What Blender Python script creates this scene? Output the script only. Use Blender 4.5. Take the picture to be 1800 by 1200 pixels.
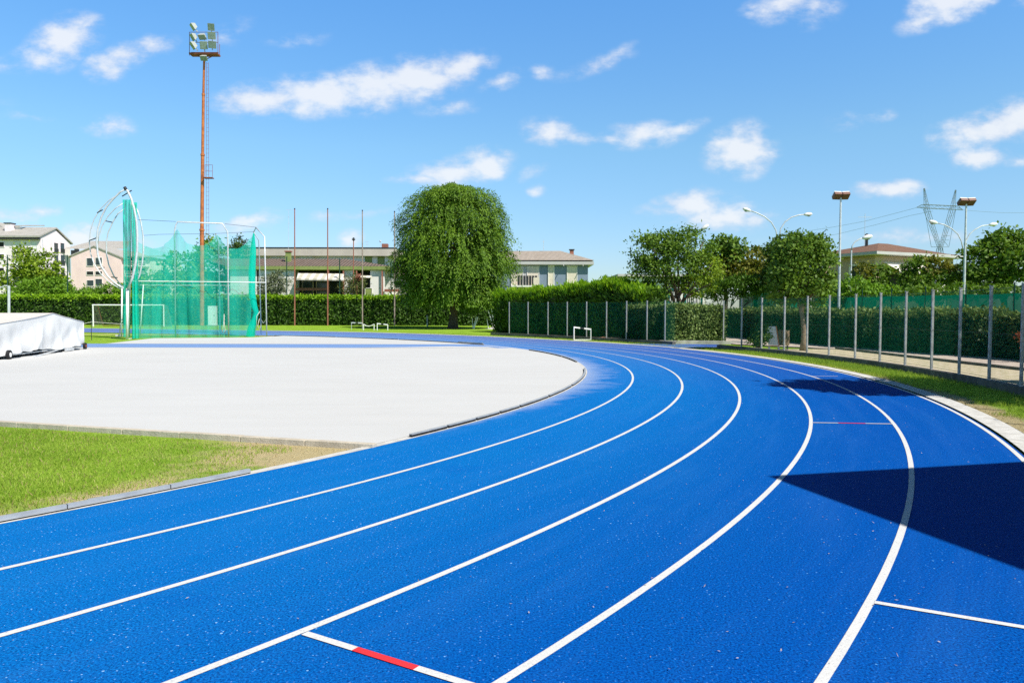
import bpy, math, random
import numpy as np
from mathutils import Vector, Matrix

# ------------------------------------------------------------------ scene, camera, sky, sun
for o in list(bpy.data.objects):
    bpy.data.objects.remove(o)
scene = bpy.context.scene
COL = scene.collection
RNG = np.random.default_rng(7)
random.seed(7)

FPX, PITCH, ROLL, CAMH = 1329.4, 0.0394, 0.0020, 1.762      # focal length in photo pixels, radians, metres
_cp, _sp, _c, _s = math.cos(PITCH), math.sin(PITCH), math.cos(ROLL), math.sin(ROLL)
cam_data = bpy.data.cameras.new('camera')
cam = bpy.data.objects.new('camera', cam_data)
COL.objects.link(cam)
cam_data.sensor_width = 36.0
cam_data.lens = FPX / 1800 * 36.0
cam_data.clip_start, cam_data.clip_end = 0.1, 6000
_R, _U, _F = Vector((_c, _s * _sp, _s * _cp)), Vector((-_s, _c * _sp, _c * _cp)), Vector((0, _cp, -_sp))
cam.matrix_world = Matrix(((_R.x, _U.x, -_F.x, 0), (_R.y, _U.y, -_F.y, 0), (_R.z, _U.z, -_F.z, CAMH), (0, 0, 0, 1)))
scene.camera = cam

SUN_ELEV, SUN_AZ = math.radians(50), math.atan2(0.75, -0.66)     # azimuth clockwise from +Y
SUNV = Vector((math.sin(SUN_AZ) * math.cos(SUN_ELEV), math.cos(SUN_AZ) * math.cos(SUN_ELEV), math.sin(SUN_ELEV)))
sun_data = bpy.data.lights.new('sun', 'SUN')
sun_data.energy = 4.6
sun_data.angle = math.radians(0.5)
sun_data.color = (1.0, 0.95, 0.87)
sun = bpy.data.objects.new('sun', sun_data)
COL.objects.link(sun)
sun.rotation_euler = SUNV.to_track_quat('Z', 'Y').to_euler()
sun.location = (30, -30, 60)

scene.view_settings.view_transform = 'Standard'
scene.view_settings.look = 'None'
scene.view_settings.gamma = 1
scene.view_settings.exposure = 0.5
scene.cycles.transparent_max_bounces = 16
scene.cycles.max_bounces = 6
scene.cycles.sample_clamp_indirect = 4
scene.cycles.use_denoising = False


class NT:
    """small node-tree writer"""
    def __init__(self, tree):
        self.t = tree
        tree.nodes.clear()

    def n(self, kind, **kw):
        nd = self.t.nodes.new(kind)
        for k, v in kw.items():
            setattr(nd, k, v)
        return nd

    def l(self, a, b):
        self.t.links.new(a, b)

    def put(self, sock, v):
        if hasattr(v, 'is_linked'):
            self.l(v, sock)
        else:
            sock.default_value = v

    def m(self, op, a, b=0.0, c=None, clamp=False):
        nd = self.n('ShaderNodeMath', operation=op, use_clamp=clamp)
        self.put(nd.inputs[0], a)
        self.put(nd.inputs[1], b)
        if c is not None:
            self.put(nd.inputs[2], c)
        return nd.outputs[0]

    def vm(self, op, a, b=(0, 0, 0), out=0):
        nd = self.n('ShaderNodeVectorMath', operation=op)
        self.put(nd.inputs[0], a)
        self.put(nd.inputs[1], b)
        return nd.outputs[out]

    def rng(self, v, a, b, c=0.0, d=1.0, smooth=True):
        nd = self.n('ShaderNodeMapRange', interpolation_type='SMOOTHSTEP' if smooth else 'LINEAR')
        self.put(nd.inputs[0], v)
        for i, x in enumerate((a, b, c, d)):
            self.put(nd.inputs[i + 1], x)
        return nd.outputs[0]

    def mix(self, f, a, b, blend='MIX'):
        nd = self.n('ShaderNodeMix', data_type='RGBA', blend_type=blend)
        self.put(nd.inputs[0], f)
        self.put(nd.inputs[6], a if hasattr(a, 'is_linked') else (*a[:3], 1))
        self.put(nd.inputs[7], b if hasattr(b, 'is_linked') else (*b[:3], 1))
        return nd.outputs[2]

    def noise(self, vec, scale, detail=3.0, rough=0.55, out=0):
        nd = self.n('ShaderNodeTexNoise')
        if vec is not None:
            self.l(vec, nd.inputs['Vector'])
        nd.inputs['Scale'].default_value = scale
        nd.inputs['Detail'].default_value = detail
        nd.inputs['Roughness'].default_value = rough
        return nd.outputs[out]


# clouds: directions given as (u, v) of the photograph turned into world directions, half sizes, tilt in degrees, strength
CLOUDS = [
    (120, 78, 62, 34, 22, 1.0), (78, 105, 45, 22, 10, .75), (160, 52, 30, 12, 25, .6), (40, 122, 50, 10, 0, .35),
    (190, 122, 32, 22, 0, .8), (235, 100, 45, 18, 15, .8), (285, 84, 30, 14, 10, .6), (55, 210, 30, 6, 0, .3),
    (195, 221, 46, 15, -8, .6),
    (470, 178, 78, 24, 4, 1.0), (560, 168, 80, 30, 5, 1.05), (650, 160, 90, 36, 8, 1.1), (740, 142, 85, 34, 12, 1.1),
    (805, 124, 52, 24, 18, 1.0), (530, 150, 30, 15, 0, .5), (880, 147, 34, 16, 20, .7), (790, 195, 40, 10, 0, .3),
    (955, 129, 18, 12, 0, .45), (1050, 115, 55, 12, 18, .42), (1090, 95, 28, 8, 25, .32),
    (962, 233, 40, 21, 0, .95), (1010, 246, 40, 9, 0, .5), (1130, 236, 60, 19, 6, .95), (1185, 226, 40, 11, 8, .7), (1075, 244, 28, 10, 0, .7),
    (800, 305, 72, 22, 8, 1.1), (850, 290, 46, 24, 6, 1.1), (735, 318, 45, 9, 4, .7),
    (1298, 268, 50, 36, 4, 1.15), (1320, 252, 30, 22, 0, .9), (1345, 274, 22, 9, 0, .5),
    (1730, 225, 82, 26, 12, 1.1), (1790, 205, 60, 30, 15, 1.15), (1670, 238, 40, 22, 0, .9), (1716, 272, 40, 20, 4, .95), (1785, 282, 30, 8, 0, .35),
    (1365, 12, 58, 26, 6, .95), (1425, 28, 36, 24, 10, .7), (1310, 26, 26, 10, 0, .45),
    (1650, 14, 58, 30, 18, 1.1), (1615, 45, 44, 16, 14, .7), (1690, 5, 40, 20, 12, .9),
    (1215, 362, 60, 22, 5, .95), (1175, 371, 55, 10, 0, .6), (1270, 385, 68, 22, 0, .95), (1320, 388, 42, 14, 0, .6), (1235, 386, 40, 14, 0, .8),
    (1555, 333, 56, 15, 3, .95), (1475, 215, 24, 12, 15, .38), (1530, 200, 22, 8, 0, .42),
    (70, 370, 30, 12, 0, .7), (20, 382, 50, 14, 0, .6), (140, 420, 44, 22, 0, .85), (200, 440, 70, 18, 0, .5),
    (450, 388, 34, 15, 8, .85), (428, 400, 40, 10, 0, .5), (575, 385, 36, 8, 4, .5), (612, 420, 24, 14, 20, .8), (640, 380, 40, 5, 10, .35),
    (938, 303, 18, 9, 30, .4), (946, 335, 10, 8, 0, .5), (400, 75, 34, 16, 30, .3), (520, 78, 40, 8, 10, .25), (1790, 12, 34, 12, 0, .3),
    (1630, 415, 70, 10, 0, .4), (1560, 420, 60, 8, 0, .3), (1320, 425, 20, 5, 0, .25),
    (2100, 150, 220, 50, 5, 1.1), (-260, 200, 200, 45, 0, 1.0), (2300, 330, 200, 30, 0, .9), (-400, 380, 240, 30, 0, .8),
]
world = bpy.data.worlds.new('World')
scene.world = world
world.use_nodes = True
w = NT(world.node_tree)
wout = w.n('ShaderNodeOutputWorld')
wbg = w.n('ShaderNodeBackground')
wbg.inputs['Strength'].default_value = 0.15
w.l(wbg.outputs[0], wout.inputs[0])
sky = w.n('ShaderNodeTexSky', sky_type='NISHITA')
sky.sun_disc = False
sky.sun_elevation = SUN_ELEV
sky.sun_rotation = SUN_AZ
sky.air_density = 1.0
sky.dust_density = 0.3
sky.ozone_density = 2.0
wtc = w.n('ShaderNodeTexCoord')
wd = w.vm('NORMALIZE', wtc.outputs['Generated'])
wsep = w.n('ShaderNodeSeparateXYZ')
w.l(wd, wsep.inputs[0])
elev = wsep.outputs[2]
hs = w.n('ShaderNodeHueSaturation')
hs.inputs['Saturation'].default_value = 1.12
w.l(sky.outputs[0], hs.inputs['Color'])
ramp = w.n('ShaderNodeValToRGB')            # sky tint by height, overhead darkened on purpose to cut ambient fill
w.l(w.m('MULTIPLY', elev, 1.0, clamp=True), ramp.inputs[0])
cr = ramp.color_ramp
SKYRAMP = [(0.0, (.46, .52, .62)), (0.065, (.50, .58, .70)), (0.206, (.64, .79, .81)), (0.38, (.61, .91, 1.06)), (0.50, (.16, .24, .30)), (1.0, (.045, .06, .075))]
cr.elements[0].position, cr.elements[0].color = SKYRAMP[0][0], (*SKYRAMP[0][1], 1)
cr.elements[1].position, cr.elements[1].color = SKYRAMP[-1][0], (*SKYRAMP[-1][1], 1)
for p_, c_ in SKYRAMP[1:-1]:
    e_ = cr.elements.new(p_)
    e_.color = (*c_, 1)
skycol = w.mix(1.0, hs.outputs[0], ramp.outputs[0], 'MULTIPLY')
yy = w.m('MAXIMUM', wsep.outputs[1], 0.08)
comb = w.n('ShaderNodeCombineXYZ')
w.l(w.m('DIVIDE', wsep.outputs[0], yy), comb.inputs[0])
w.l(w.m('DIVIDE', wsep.outputs[2], yy), comb.inputs[1])
pp = comb.outputs[0]
warp = w.noise(pp, 9.0, 3, .5, out=1)
wv = w.vm('MULTIPLY', w.vm('SUBTRACT', warp, (.5, .5, .5)), (.055, .03, 0))
ppw = w.vm('ADD', pp, wv)
dens = None
for (u, v, a, b, rot, st) in CLOUDS:
    mp = w.n('ShaderNodeMapping', vector_type='TEXTURE')
    w.l(ppw, mp.inputs[0])
    mp.inputs[1].default_value = ((u - 900) / FPX, (547.6 - v) / FPX, 0)
    mp.inputs[2].default_value = (0, 0, math.radians(rot))
    mp.inputs[3].default_value = (a / FPX * 1.38, b / FPX * 1.45, 1)
    ln = w.vm('LENGTH', mp.outputs[0], out=1)
    q = w.m('MULTIPLY_ADD', ln, -st, st)
    dens = q if dens is None else w.m('MAXIMUM', dens, q)
st_ = w.vm('MULTIPLY', pp, (.75, 1.25, 1))
n1 = w.noise(st_, 30.0, 10, .60)
n2 = w.noise(st_, 8.0, 4, .55)
dd = w.m('ADD', w.m('MULTIPLY', w.m('SUBTRACT', n1, .5), 2.1), w.m('MULTIPLY', w.m('SUBTRACT', n2, .5), .5))
body = w.m('ADD', dens, w.m('MULTIPLY', dd, w.rng(dens, -.25, .25)))
calpha = w.m('MULTIPLY', w.rng(body, -0.10, 0.92), w.rng(wsep.outputs[1], .1, .3))
calpha = w.m('MULTIPLY', calpha, 0.82)
cshade = w.rng(w.m('ADD', body, w.m('MULTIPLY', w.m('SUBTRACT', n2, .5), 1.6)), .0, .9)
ccol = w.mix(cshade, (3.55, 3.75, 4.3), (4.5, 4.55, 4.65))
w.l(w.mix(calpha, skycol, ccol), wbg.inputs['Color'])
world.cycles.sampling_method = 'MANUAL'
world.cycles.sample_map_resolution = 512


# ------------------------------------------------------------------ helpers
def P(u, v, Y):
    """point of the photo pixel (u, v) at world depth Y"""
    x, z = (u - 900) / FPX, -(v - 600) / FPX
    x, z = _c * x - _s * z, _s * x + _c * z
    dy, dz = _cp + z * _sp, -_sp + z * _cp
    return Vector((x * Y / dy, Y, CAMH + dz * Y / dy))


def G(u, v, zg=0.0):
    x, z = (u - 900) / FPX, -(v - 600) / FPX
    x, z = _c * x - _s * z, _s * x + _c * z
    dy, dz = _cp + z * _sp, -_sp + z * _cp
    t = (CAMH - zg) / -dz
    return Vector((x * t, dy * t, zg))


def sst(a, b, x):
    t = np.clip((x - a) / (b - a), 0, 1)
    return t * t * (3 - 2 * t)


def gz(y):
    return 0.18 * sst(46, 68, y) + 0.05 * sst(66, 90, y)


def lin(r, g, b, k=1.0):
    f = lambda c: ((c / 255 + .055) / 1.055) ** 2.4 if c > 10 else c / 255 / 12.92
    return (f(r) * k, f(g) * k, f(b) * k)


ORIG = {}


def tag(o, label=None, cat=None, group=None, kind=None):
    for k, v in (('label', label), ('category', cat), ('group', group), ('kind', kind)):
        if v:
            o[k] = v
    return o


def thing(name, label, cat, loc=(0, 0, 0), group=None):
    o = bpy.data.objects.new(name, None)
    o.empty_display_size = .2
    COL.objects.link(o)
    o.location = loc
    ORIG[o.name] = Vector(loc)
    return tag(o, label, cat, group)


def copy_tree(o, parent=None):
    c = o.copy()
    COL.objects.link(c)
    if parent is not None:
        c.parent = parent
    for ch in list(o.children):
        copy_tree(ch, c)
    return c


class MB:
    """collects geometry in world coordinates and links it as ONE mesh object"""
    def __init__(self):
        self.v, self.f, self.m = [], [], []
        self.mi = 0

    def add(self, vs, fs):
        k = len(self.v)
        self.v.extend(tuple(p) for p in vs)
        for f in fs:
            self.f.append([i + k for i in f])
            self.m.append(self.mi)
        return self

    def box(self, c, s, ax=(1, 0, 0), up=(0, 0, 1)):
        """c centre, s full sizes along ax, side, up"""
        ax = Vector(ax).normalized()
        up = Vector(up).normalized()
        sd = up.cross(ax).normalized()
        up = ax.cross(sd)
        c = Vector(c)
        vs = [c + ax * (i * s[0] / 2) + sd * (j * s[1] / 2) + up * (k * s[2] / 2) for k in (-1, 1) for j in (-1, 1) for i in (-1, 1)]
        return self.add(vs, [(0, 2, 3, 1), (4, 5, 7, 6), (0, 1, 5, 4), (2, 6, 7, 3), (0, 4, 6, 2), (1, 3, 7, 5)])

    def box2(self, x0, x1, y0, y1, z0, z1):
        return self.box(((x0 + x1) / 2, (y0 + y1) / 2, (z0 + z1) / 2), (x1 - x0, y1 - y0, z1 - z0))

    def bar(self, a, b, wd, th=None):
        a, b = Vector(a), Vector(b)
        d = b - a
        up = Vector((0, 0, 1)) if abs(d.normalized().z) < .95 else Vector((0, 1, 0))
        return self.box((a + b) / 2, (d.length, wd, th or wd), d, up)

    def tube(self, pts, r, n=8, cap=True):
        pts = [Vector(p) for p in pts]
        rs = list(r) if hasattr(r, '__len__') else [r] * len(pts)
        rings = []
        ref = None
        for i, p in enumerate(pts):
            d = (pts[min(i + 1, len(pts) - 1)] - pts[max(i - 1, 0)]).normalized()
            if ref is None:
                ref = Vector((1, 0, 0)) if abs(d.x) < .8 else Vector((0, 1, 0))
            s = d.cross(ref)
            if s.length < 1e-4:
                s = d.cross(Vector((0, 1, .3)))
            s.normalize()
            t = s.cross(d).normalized()
            ref = t
            rings.append([p + (s * math.cos(q) + t * math.sin(q)) * rs[i] for q in (2 * math.pi * k / n for k in range(n))])
        vs = [q for g in rings for q in g]
        fs = []
        for i in range(len(pts) - 1):
            for k in range(n):
                fs.append((i * n + k, i * n + (k + 1) % n, (i + 1) * n + (k + 1) % n, (i + 1) * n + k))
        if cap:
            fs.append(tuple(range(n - 1, -1, -1)))
            fs.append(tuple((len(pts) - 1) * n + k for k in range(n)))
        return self.add(vs, fs)

    def prism(self, poly, ex):
        """extrude a planar polygon by a vector"""
        n = len(poly)
        ex = Vector(ex)
        vs = [Vector(p) for p in poly] + [Vector(p) + ex for p in poly]
        fs = [tuple(range(n - 1, -1, -1)), tuple(range(n, 2 * n))]
        fs += [(i, (i + 1) % n, n + (i + 1) % n, n + i) for i in range(n)]
        return self.add(vs, fs)

    def ball(self, c, r, n=10, m=7):
        c = Vector(c)
        r = r if hasattr(r, '__len__') else (r, r, r)
        vs = []
        for j in range(m + 1):
            th = math.pi * j / m
            for i in range(n):
                ph = 2 * math.pi * i / n
                vs.append(c + Vector((r[0] * math.sin(th) * math.cos(ph), r[1] * math.sin(th) * math.sin(ph), r[2] * math.cos(th))))
        fs = [(j * n + i, (j + 1) * n + i, (j + 1) * n + (i + 1) % n, j * n + (i + 1) % n) for j in range(m) for i in range(n)]
        return self.add(vs, fs)

    def grid(self, fn, nu, nv):
        vs = [fn(i / nu, j / nv) for j in range(nv + 1) for i in range(nu + 1)]
        fs = [(j * (nu + 1) + i, j * (nu + 1) + i + 1, (j + 1) * (nu + 1) + i + 1, (j + 1) * (nu + 1) + i) for j in range(nv) for i in range(nu)]
        return self.add(vs, fs)

    def build(self, name, mat, parent=None, smooth=False, recalc=True, bevel=0):
        off = ORIG.get(parent.name, Vector()) if parent is not None else Vector()
        me = bpy.data.meshes.new(name)
        me.from_pydata([Vector(p) - off for p in self.v], [], self.f)
        for mt in (mat if isinstance(mat, (list, tuple)) else [mat]):
            me.materials.append(mt)
        me.polygons.foreach_set('material_index', self.m)
        if smooth:
            me.polygons.foreach_set('use_smooth', [True] * len(me.polygons))
        me.update()
        if recalc:
            import bmesh
            bm = bmesh.new()
            bm.from_mesh(me)
            bmesh.ops.recalc_face_normals(bm, faces=bm.faces)
            bm.to_mesh(me)
            bm.free()
        o = bpy.data.objects.new(name, me)
        COL.objects.link(o)
        if parent is not None:
            o.parent = parent
        ORIG[o.name] = off.copy()
        if bevel:
            md = o.modifiers.new('bevel', 'BEVEL')
            md.width = bevel
            md.segments = 2
            md.limit_method = 'ANGLE'
        return o


# ------------------------------------------------------------------ materials
MATS = {}


def mat(name, col, rough=.7, var=0.0, vscale=3.0, bump=0.0, bscale=30.0, metal=0.0, spec=.3, col2=None, vdetail=4, thr=None):
    """principled with a noise-driven colour variation and bump"""
    if name in MATS:
        return MATS[name]
    m = bpy.data.materials.new(name)
    m.use_nodes = True
    t = NT(m.node_tree)
    out = t.n('ShaderNodeOutputMaterial')
    bs = t.n('ShaderNodeBsdfPrincipled')
    t.l(bs.outputs[0], out.inputs[0])
    bs.inputs['Roughness'].default_value = rough
    bs.inputs['Metallic'].default_value = metal
    bs.inputs['Specular IOR Level'].default_value = spec
    tc = t.n('ShaderNodeTexCoord').outputs['Object']
    if var or col2:
        nz = t.noise(tc, vscale, vdetail, .6)
        a = col2 if col2 else tuple(c * (1 - var) for c in col)
        b = col if col2 else tuple(min(1, c * (1 + var)) for c in col)
        lo, hi = thr or (.3, .7)
        t.l(t.mix(t.rng(nz, lo, hi), a, b), bs.inputs['Base Color'])
    else:
        bs.inputs['Base Color'].default_value = (*col, 1)
    if bump:
        bp = t.n('ShaderNodeBump')
        bp.inputs['Strength'].default_value = bump
        bp.inputs['Distance'].default_value = .02
        t.l(t.noise(tc, bscale, 4, .6), bp.inputs['Height'])
        t.l(bp.outputs[0], bs.inputs['Normal'])
    MATS[name] = m
    return m


def leaf_mat(name, dark, light, trans=.3, scale=.6):
    """leaves: per-leaf random tone mixed with patches, some light passing through"""
    if name in MATS:
        return MATS[name]
    m = bpy.data.materials.new(name)
    m.use_nodes = True
    t = NT(m.node_tree)
    out = t.n('ShaderNodeOutputMaterial')
    at = t.n('ShaderNodeAttribute', attribute_name='rnd')
    tc = t.n('ShaderNodeTexCoord').outputs['Object']
    nz = t.noise(tc, scale, 3, .6)
    f = t.m('ADD', t.m('MULTIPLY', at.outputs['Fac'], .6), t.m('MULTIPLY', t.rng(nz, .3, .7), .4))
    c = t.mix(f, dark, light)
    df = t.n('ShaderNodeBsdfPrincipled')
    df.inputs['Roughness'].default_value = .55
    df.inputs['Specular IOR Level'].default_value = .25
    t.l(c, df.inputs['Base Color'])
    tr = t.n('ShaderNodeBsdfTranslucent')
    t.l(t.mix(1.0, c, (1.0, 1.0, .45), 'MULTIPLY'), tr.inputs['Color'])
    mx = t.n('ShaderNodeMixShader')
    mx.inputs[0].default_value = trans
    t.l(df.outputs[0], mx.inputs[1])
    t.l(tr.outputs[0], mx.inputs[2])
    t.l(mx.outputs[0], out.inputs[0])
    MATS[name] = m
    return m


def net_mat(name, col, alpha, trans=.4, var=.15, vscale=3.0):
    """fine netting: part open, part thread"""
    if name in MATS:
        return MATS[name]
    m = bpy.data.materials.new(name)
    m.use_nodes = True
    t = NT(m.node_tree)
    out = t.n('ShaderNodeOutputMaterial')
    df = t.n('ShaderNodeBsdfDiffuse')
    df.inputs[0].default_value = (*col, 1)
    tl = t.n('ShaderNodeBsdfTranslucent')
    tl.inputs[0].default_value = (*col, 1)
    m1 = t.n('ShaderNodeMixShader')
    m1.inputs[0].default_value = trans
    t.l(df.outputs[0], m1.inputs[1])
    t.l(tl.outputs[0], m1.inputs[2])
    tp = t.n('ShaderNodeBsdfTransparent')
    m2 = t.n('ShaderNodeMixShader')
    tc = t.n('ShaderNodeTexCoord').outputs['Object']
    st = t.vm('MULTIPLY', tc, (1, 1, .15))
    a = t.rng(t.noise(st, vscale, 3, .6), .3, .7, alpha - var, alpha + var)
    t.l(a, m2.inputs[0])
    t.l(tp.outputs[0], m2.inputs[1])
    t.l(m1.outputs[0], m2.inputs[2])
    t.l(m2.outputs[0], out.inputs[0])
    MATS[name] = m
    return m


# bend centre and radii of the running track (metres)
BC = Vector((-28.008, 25.058))
R0, LANE = 30.355, 1.22
RL = 30.403


def radial(t, tc, floor=True):
    v = t.vm('SUBTRACT', tc, (BC.x, BC.y, 0))
    v = t.vm('MULTIPLY', v, (1, 1, 0))
    return t.vm('LENGTH', v, out=1)


def track_mat(name='blue_rubber', dust=True):
    m = bpy.data.materials.new(name)
    m.use_nodes = True
    t = NT(m.node_tree)
    out = t.n('ShaderNodeOutputMaterial')
    bs = t.n('ShaderNodeBsdfPrincipled')
    t.l(bs.outputs[0], out.inputs[0])
    tc = t.n('ShaderNodeTexCoord').outputs['Object']
    sp = t.n('ShaderNodeSeparateXYZ')
    t.l(tc, sp.inputs[0])
    fine = t.noise(tc, 75, 3, .75)
    mid = t.noise(tc, 24, 3, .7)
    big = t.noise(tc, .45, 4, .6)
    c = t.mix(t.rng(fine, .33, .68), (.0003, .022, .14), (.0045, .255, .71))
    c = t.mix(t.m('MULTIPLY', t.rng(mid, .35, .7), .45), c, (.0024, .150, .53))
    c = t.mix(t.rng(big, .3, .75, 0, .35), c, (.0012, .115, .44))
    # pale granules and grit
    vo = t.n('ShaderNodeTexVoronoi', voronoi_dimensions='2D')
    vo.inputs['Scale'].default_value = 12.0
    t.l(tc, vo.inputs['Vector'])
    wn = t.n('ShaderNodeSeparateColor')
    t.l(vo.outputs['Color'], wn.inputs[0])
    patch = t.rng(t.noise(tc, .9, 3, .6), .35, .68, .25, 1)
    thr = t.m('MULTIPLY', t.m('MULTIPLY', t.rng(wn.outputs[0], .45, 1, 0, .11, False), patch), t.rng(wn.outputs[1], 0, 1, .5, 1))
    spk = t.m('LESS_THAN', vo.outputs['Distance'], thr)
    c = t.mix(t.m('MULTIPLY', spk, .85), c, (.42, .68, .92))
    vo2 = t.n('ShaderNodeTexVoronoi', voronoi_dimensions='2D')
    vo2.inputs['Scale'].default_value = 30.0
    t.l(tc, vo2.inputs['Vector'])
    wn2 = t.n('ShaderNodeSeparateColor')
    t.l(vo2.outputs['Color'], wn2.inputs[0])
    spk2 = t.m('LESS_THAN', vo2.outputs['Distance'], t.rng(wn2.outputs[0], .72, 1, 0, .16, False))
    c = t.mix(t.m('MULTIPLY', spk2, .6), c, (.2, .42, .85))
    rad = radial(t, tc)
    c = t.mix(t.rng(rad, 31.5, 36.6, .0, 1.0), c, (.25, .52, .77), 'MULTIPLY')  # inner lanes lighter, outer deeper: view-angle sheen put into the colour
    # long faint streaks of wear that follow the lanes
    dv = t.vm('SUBTRACT', tc, (BC.x, BC.y, 0))
    ds = t.n('ShaderNodeSeparateXYZ')
    t.l(dv, ds.inputs[0])
    pv = t.n('ShaderNodeCombineXYZ')
    t.l(t.m('MULTIPLY', t.m('ARCTAN2', ds.outputs[1], ds.outputs[0]), 9.0), pv.inputs[0])
    t.l(t.m('MULTIPLY', rad, 2.6), pv.inputs[1])
    wear = t.rng(t.noise(pv.outputs[0], 1.0, 5, .65), .42, .78)
    c = t.mix(t.m('MULTIPLY', wear, .09), c, (.08, .26, .60))
    scuff = t.rng(t.noise(tc, .8, 6, .7), .56, .72)
    c = t.mix(t.m('MULTIPLY', scuff, .30), c, (.0006, .075, .36))
    # pale dust blown off the infield along the kerb
    if dust:
        r = radial(t, tc)
        nd = t.noise(tc, 1.1, 5, .65)
        nf = t.noise(tc, 40, 2, .7)
        wid = t.m('MULTIPLY', t.rng(sp.outputs[1], 9.5, 20, .15, 1.15), t.rng(nd, .28, .72, .45, 1.35))
        edge = t.m('DIVIDE', t.m('SUBTRACT', r, 30.3), wid)
        a = t.m('POWER', t.rng(edge, 0, 1, 1, 0, False), 1.6)
        a = t.m('MULTIPLY', a, t.rng(sp.outputs[1], 9.8, 13, 0, 1))
        a = t.m('MULTIPLY', a, t.rng(sp.outputs[1], 38, 52, 1, .25))
        a = t.m('MULTIPLY', a, t.rng(nf, .3, .62, .25, 1.0))
        a = t.m('MULTIPLY', a, .58)
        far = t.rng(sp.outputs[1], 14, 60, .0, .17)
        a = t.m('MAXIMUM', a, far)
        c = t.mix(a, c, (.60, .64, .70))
    if not dust:
        c = t.mix(.30, c, (.55, .60, .68))
    t.l(c, bs.inputs['Base Color'])
    bs.inputs['Roughness'].default_value = .8
    bs.inputs['Specular IOR Level'].default_value = .03
    bp = t.n('ShaderNodeBump')
    bp.inputs['Strength'].default_value = .55
    bp.inputs['Distance'].default_value = .006
    t.l(fine, bp.inputs['Height'])
    t.l(bp.outputs[0], bs.inputs['Normal'])
    return m


def paint_mat(name, col):
    m = bpy.data.materials.new(name)
    m.use_nodes = True
    t = NT(m.node_tree)
    out = t.n('ShaderNodeOutputMaterial')
    bs = t.n('ShaderNodeBsdfPrincipled')
    t.l(bs.outputs[0], out.inputs[0])
    tc = t.n('ShaderNodeTexCoord').outputs['Object']
    f = t.noise(tc, 70, 3, .75)
    g = t.noise(tc, 2.0, 4, .6)
    c = t.mix(t.rng(f, .25, .5), tuple(x * .62 for x in col), col)
    c = t.mix(t.rng(g, .3, .75, 0, .22), c, tuple(x * .75 for x in col))
    c = t.mix(t.m('MULTIPLY', t.m('LESS_THAN', f, .31), .6), c, (.03, .16, .5))
    t.l(c, bs.inputs['Base Color'])
    bs.inputs['Roughness'].default_value = .7
    bs.inputs['Specular IOR Level'].default_value = .2
    bp = t.n('ShaderNodeBump')
    bp.inputs['Strength'].default_value = .5
    bp.inputs['Distance'].default_value = .005
    t.l(f, bp.inputs['Height'])
    t.l(bp.outputs[0], bs.inputs['Normal'])
    return m


def lawn_mat():
    m = bpy.data.materials.new('lawn')
    m.use_nodes = True
    t = NT(m.node_tree)
    out = t.n('ShaderNodeOutputMaterial')
    bs = t.n('ShaderNodeBsdfPrincipled')
    t.l(bs.outputs[0], out.inputs[0])
    tc = t.n('ShaderNodeTexCoord').outputs['Object']
    sp = t.n('ShaderNodeSeparateXYZ')
    t.l(tc, sp.inputs[0])
    n1 = t.noise(tc, 1.1, 5, .65)
    n2 = t.noise(tc, 16, 4, .7)
    n3 = t.noise(tc, 70, 2, .7)
    c = t.mix(t.rng(n1, .3, .7), (.20, .37, .022), (.31, .49, .045))
    c = t.mix(t.rng(n2, .35, .75, 0, .6), c, (.13, .25, .02))
    c = t.mix(t.rng(n3, .45, .8, 0, .5), c, (.40, .50, .10))
    # worn dry margin beside the kerbs
    r = radial(t, tc)
    a = t.m('MULTIPLY', t.rng(r, 28.6, 30.2, 0, 1), t.rng(r, 30.6, 30.7, 1, 0))
    b = t.m('MULTIPLY', t.rng(r, 38.1, 38.2, 0, 1), t.rng(r, 38.25, 39.1, 1, 0))
    # a bare wedge where the grass meets the pale slab
    q = t.vm('DISTANCE', tc, (-2.2, 9.6, 0), out=1)
    wdg = t.rng(q, .2, 3.6, 1.1, 0)
    dry = t.m('MAXIMUM', t.m('MAXIMUM', t.m('MULTIPLY', a, .75), b), wdg)
    dry = t.rng(t.m('MULTIPLY', dry, t.rng(n1, .25, .65, .35, 1.25)), .25, .8)
    dc = t.mix(n2, (.50, .37, .18), (.62, .52, .33))
    c = t.mix(t.m('MULTIPLY', dry, .92), c, dc)
    t.l(c, bs.inputs['Base Color'])
    bs.inputs['Roughness'].default_value = .9
    bs.inputs['Specular IOR Level'].default_value = .05
    bp = t.n('ShaderNodeBump')
    bp.inputs['Strength'].default_value = .8
    bp.inputs['Distance'].default_value = .04
    t.l(t.m('ADD', n2, n3), bp.inputs['Height'])
    t.l(bp.outputs[0], bs.inputs['Normal'])
    return m


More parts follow.
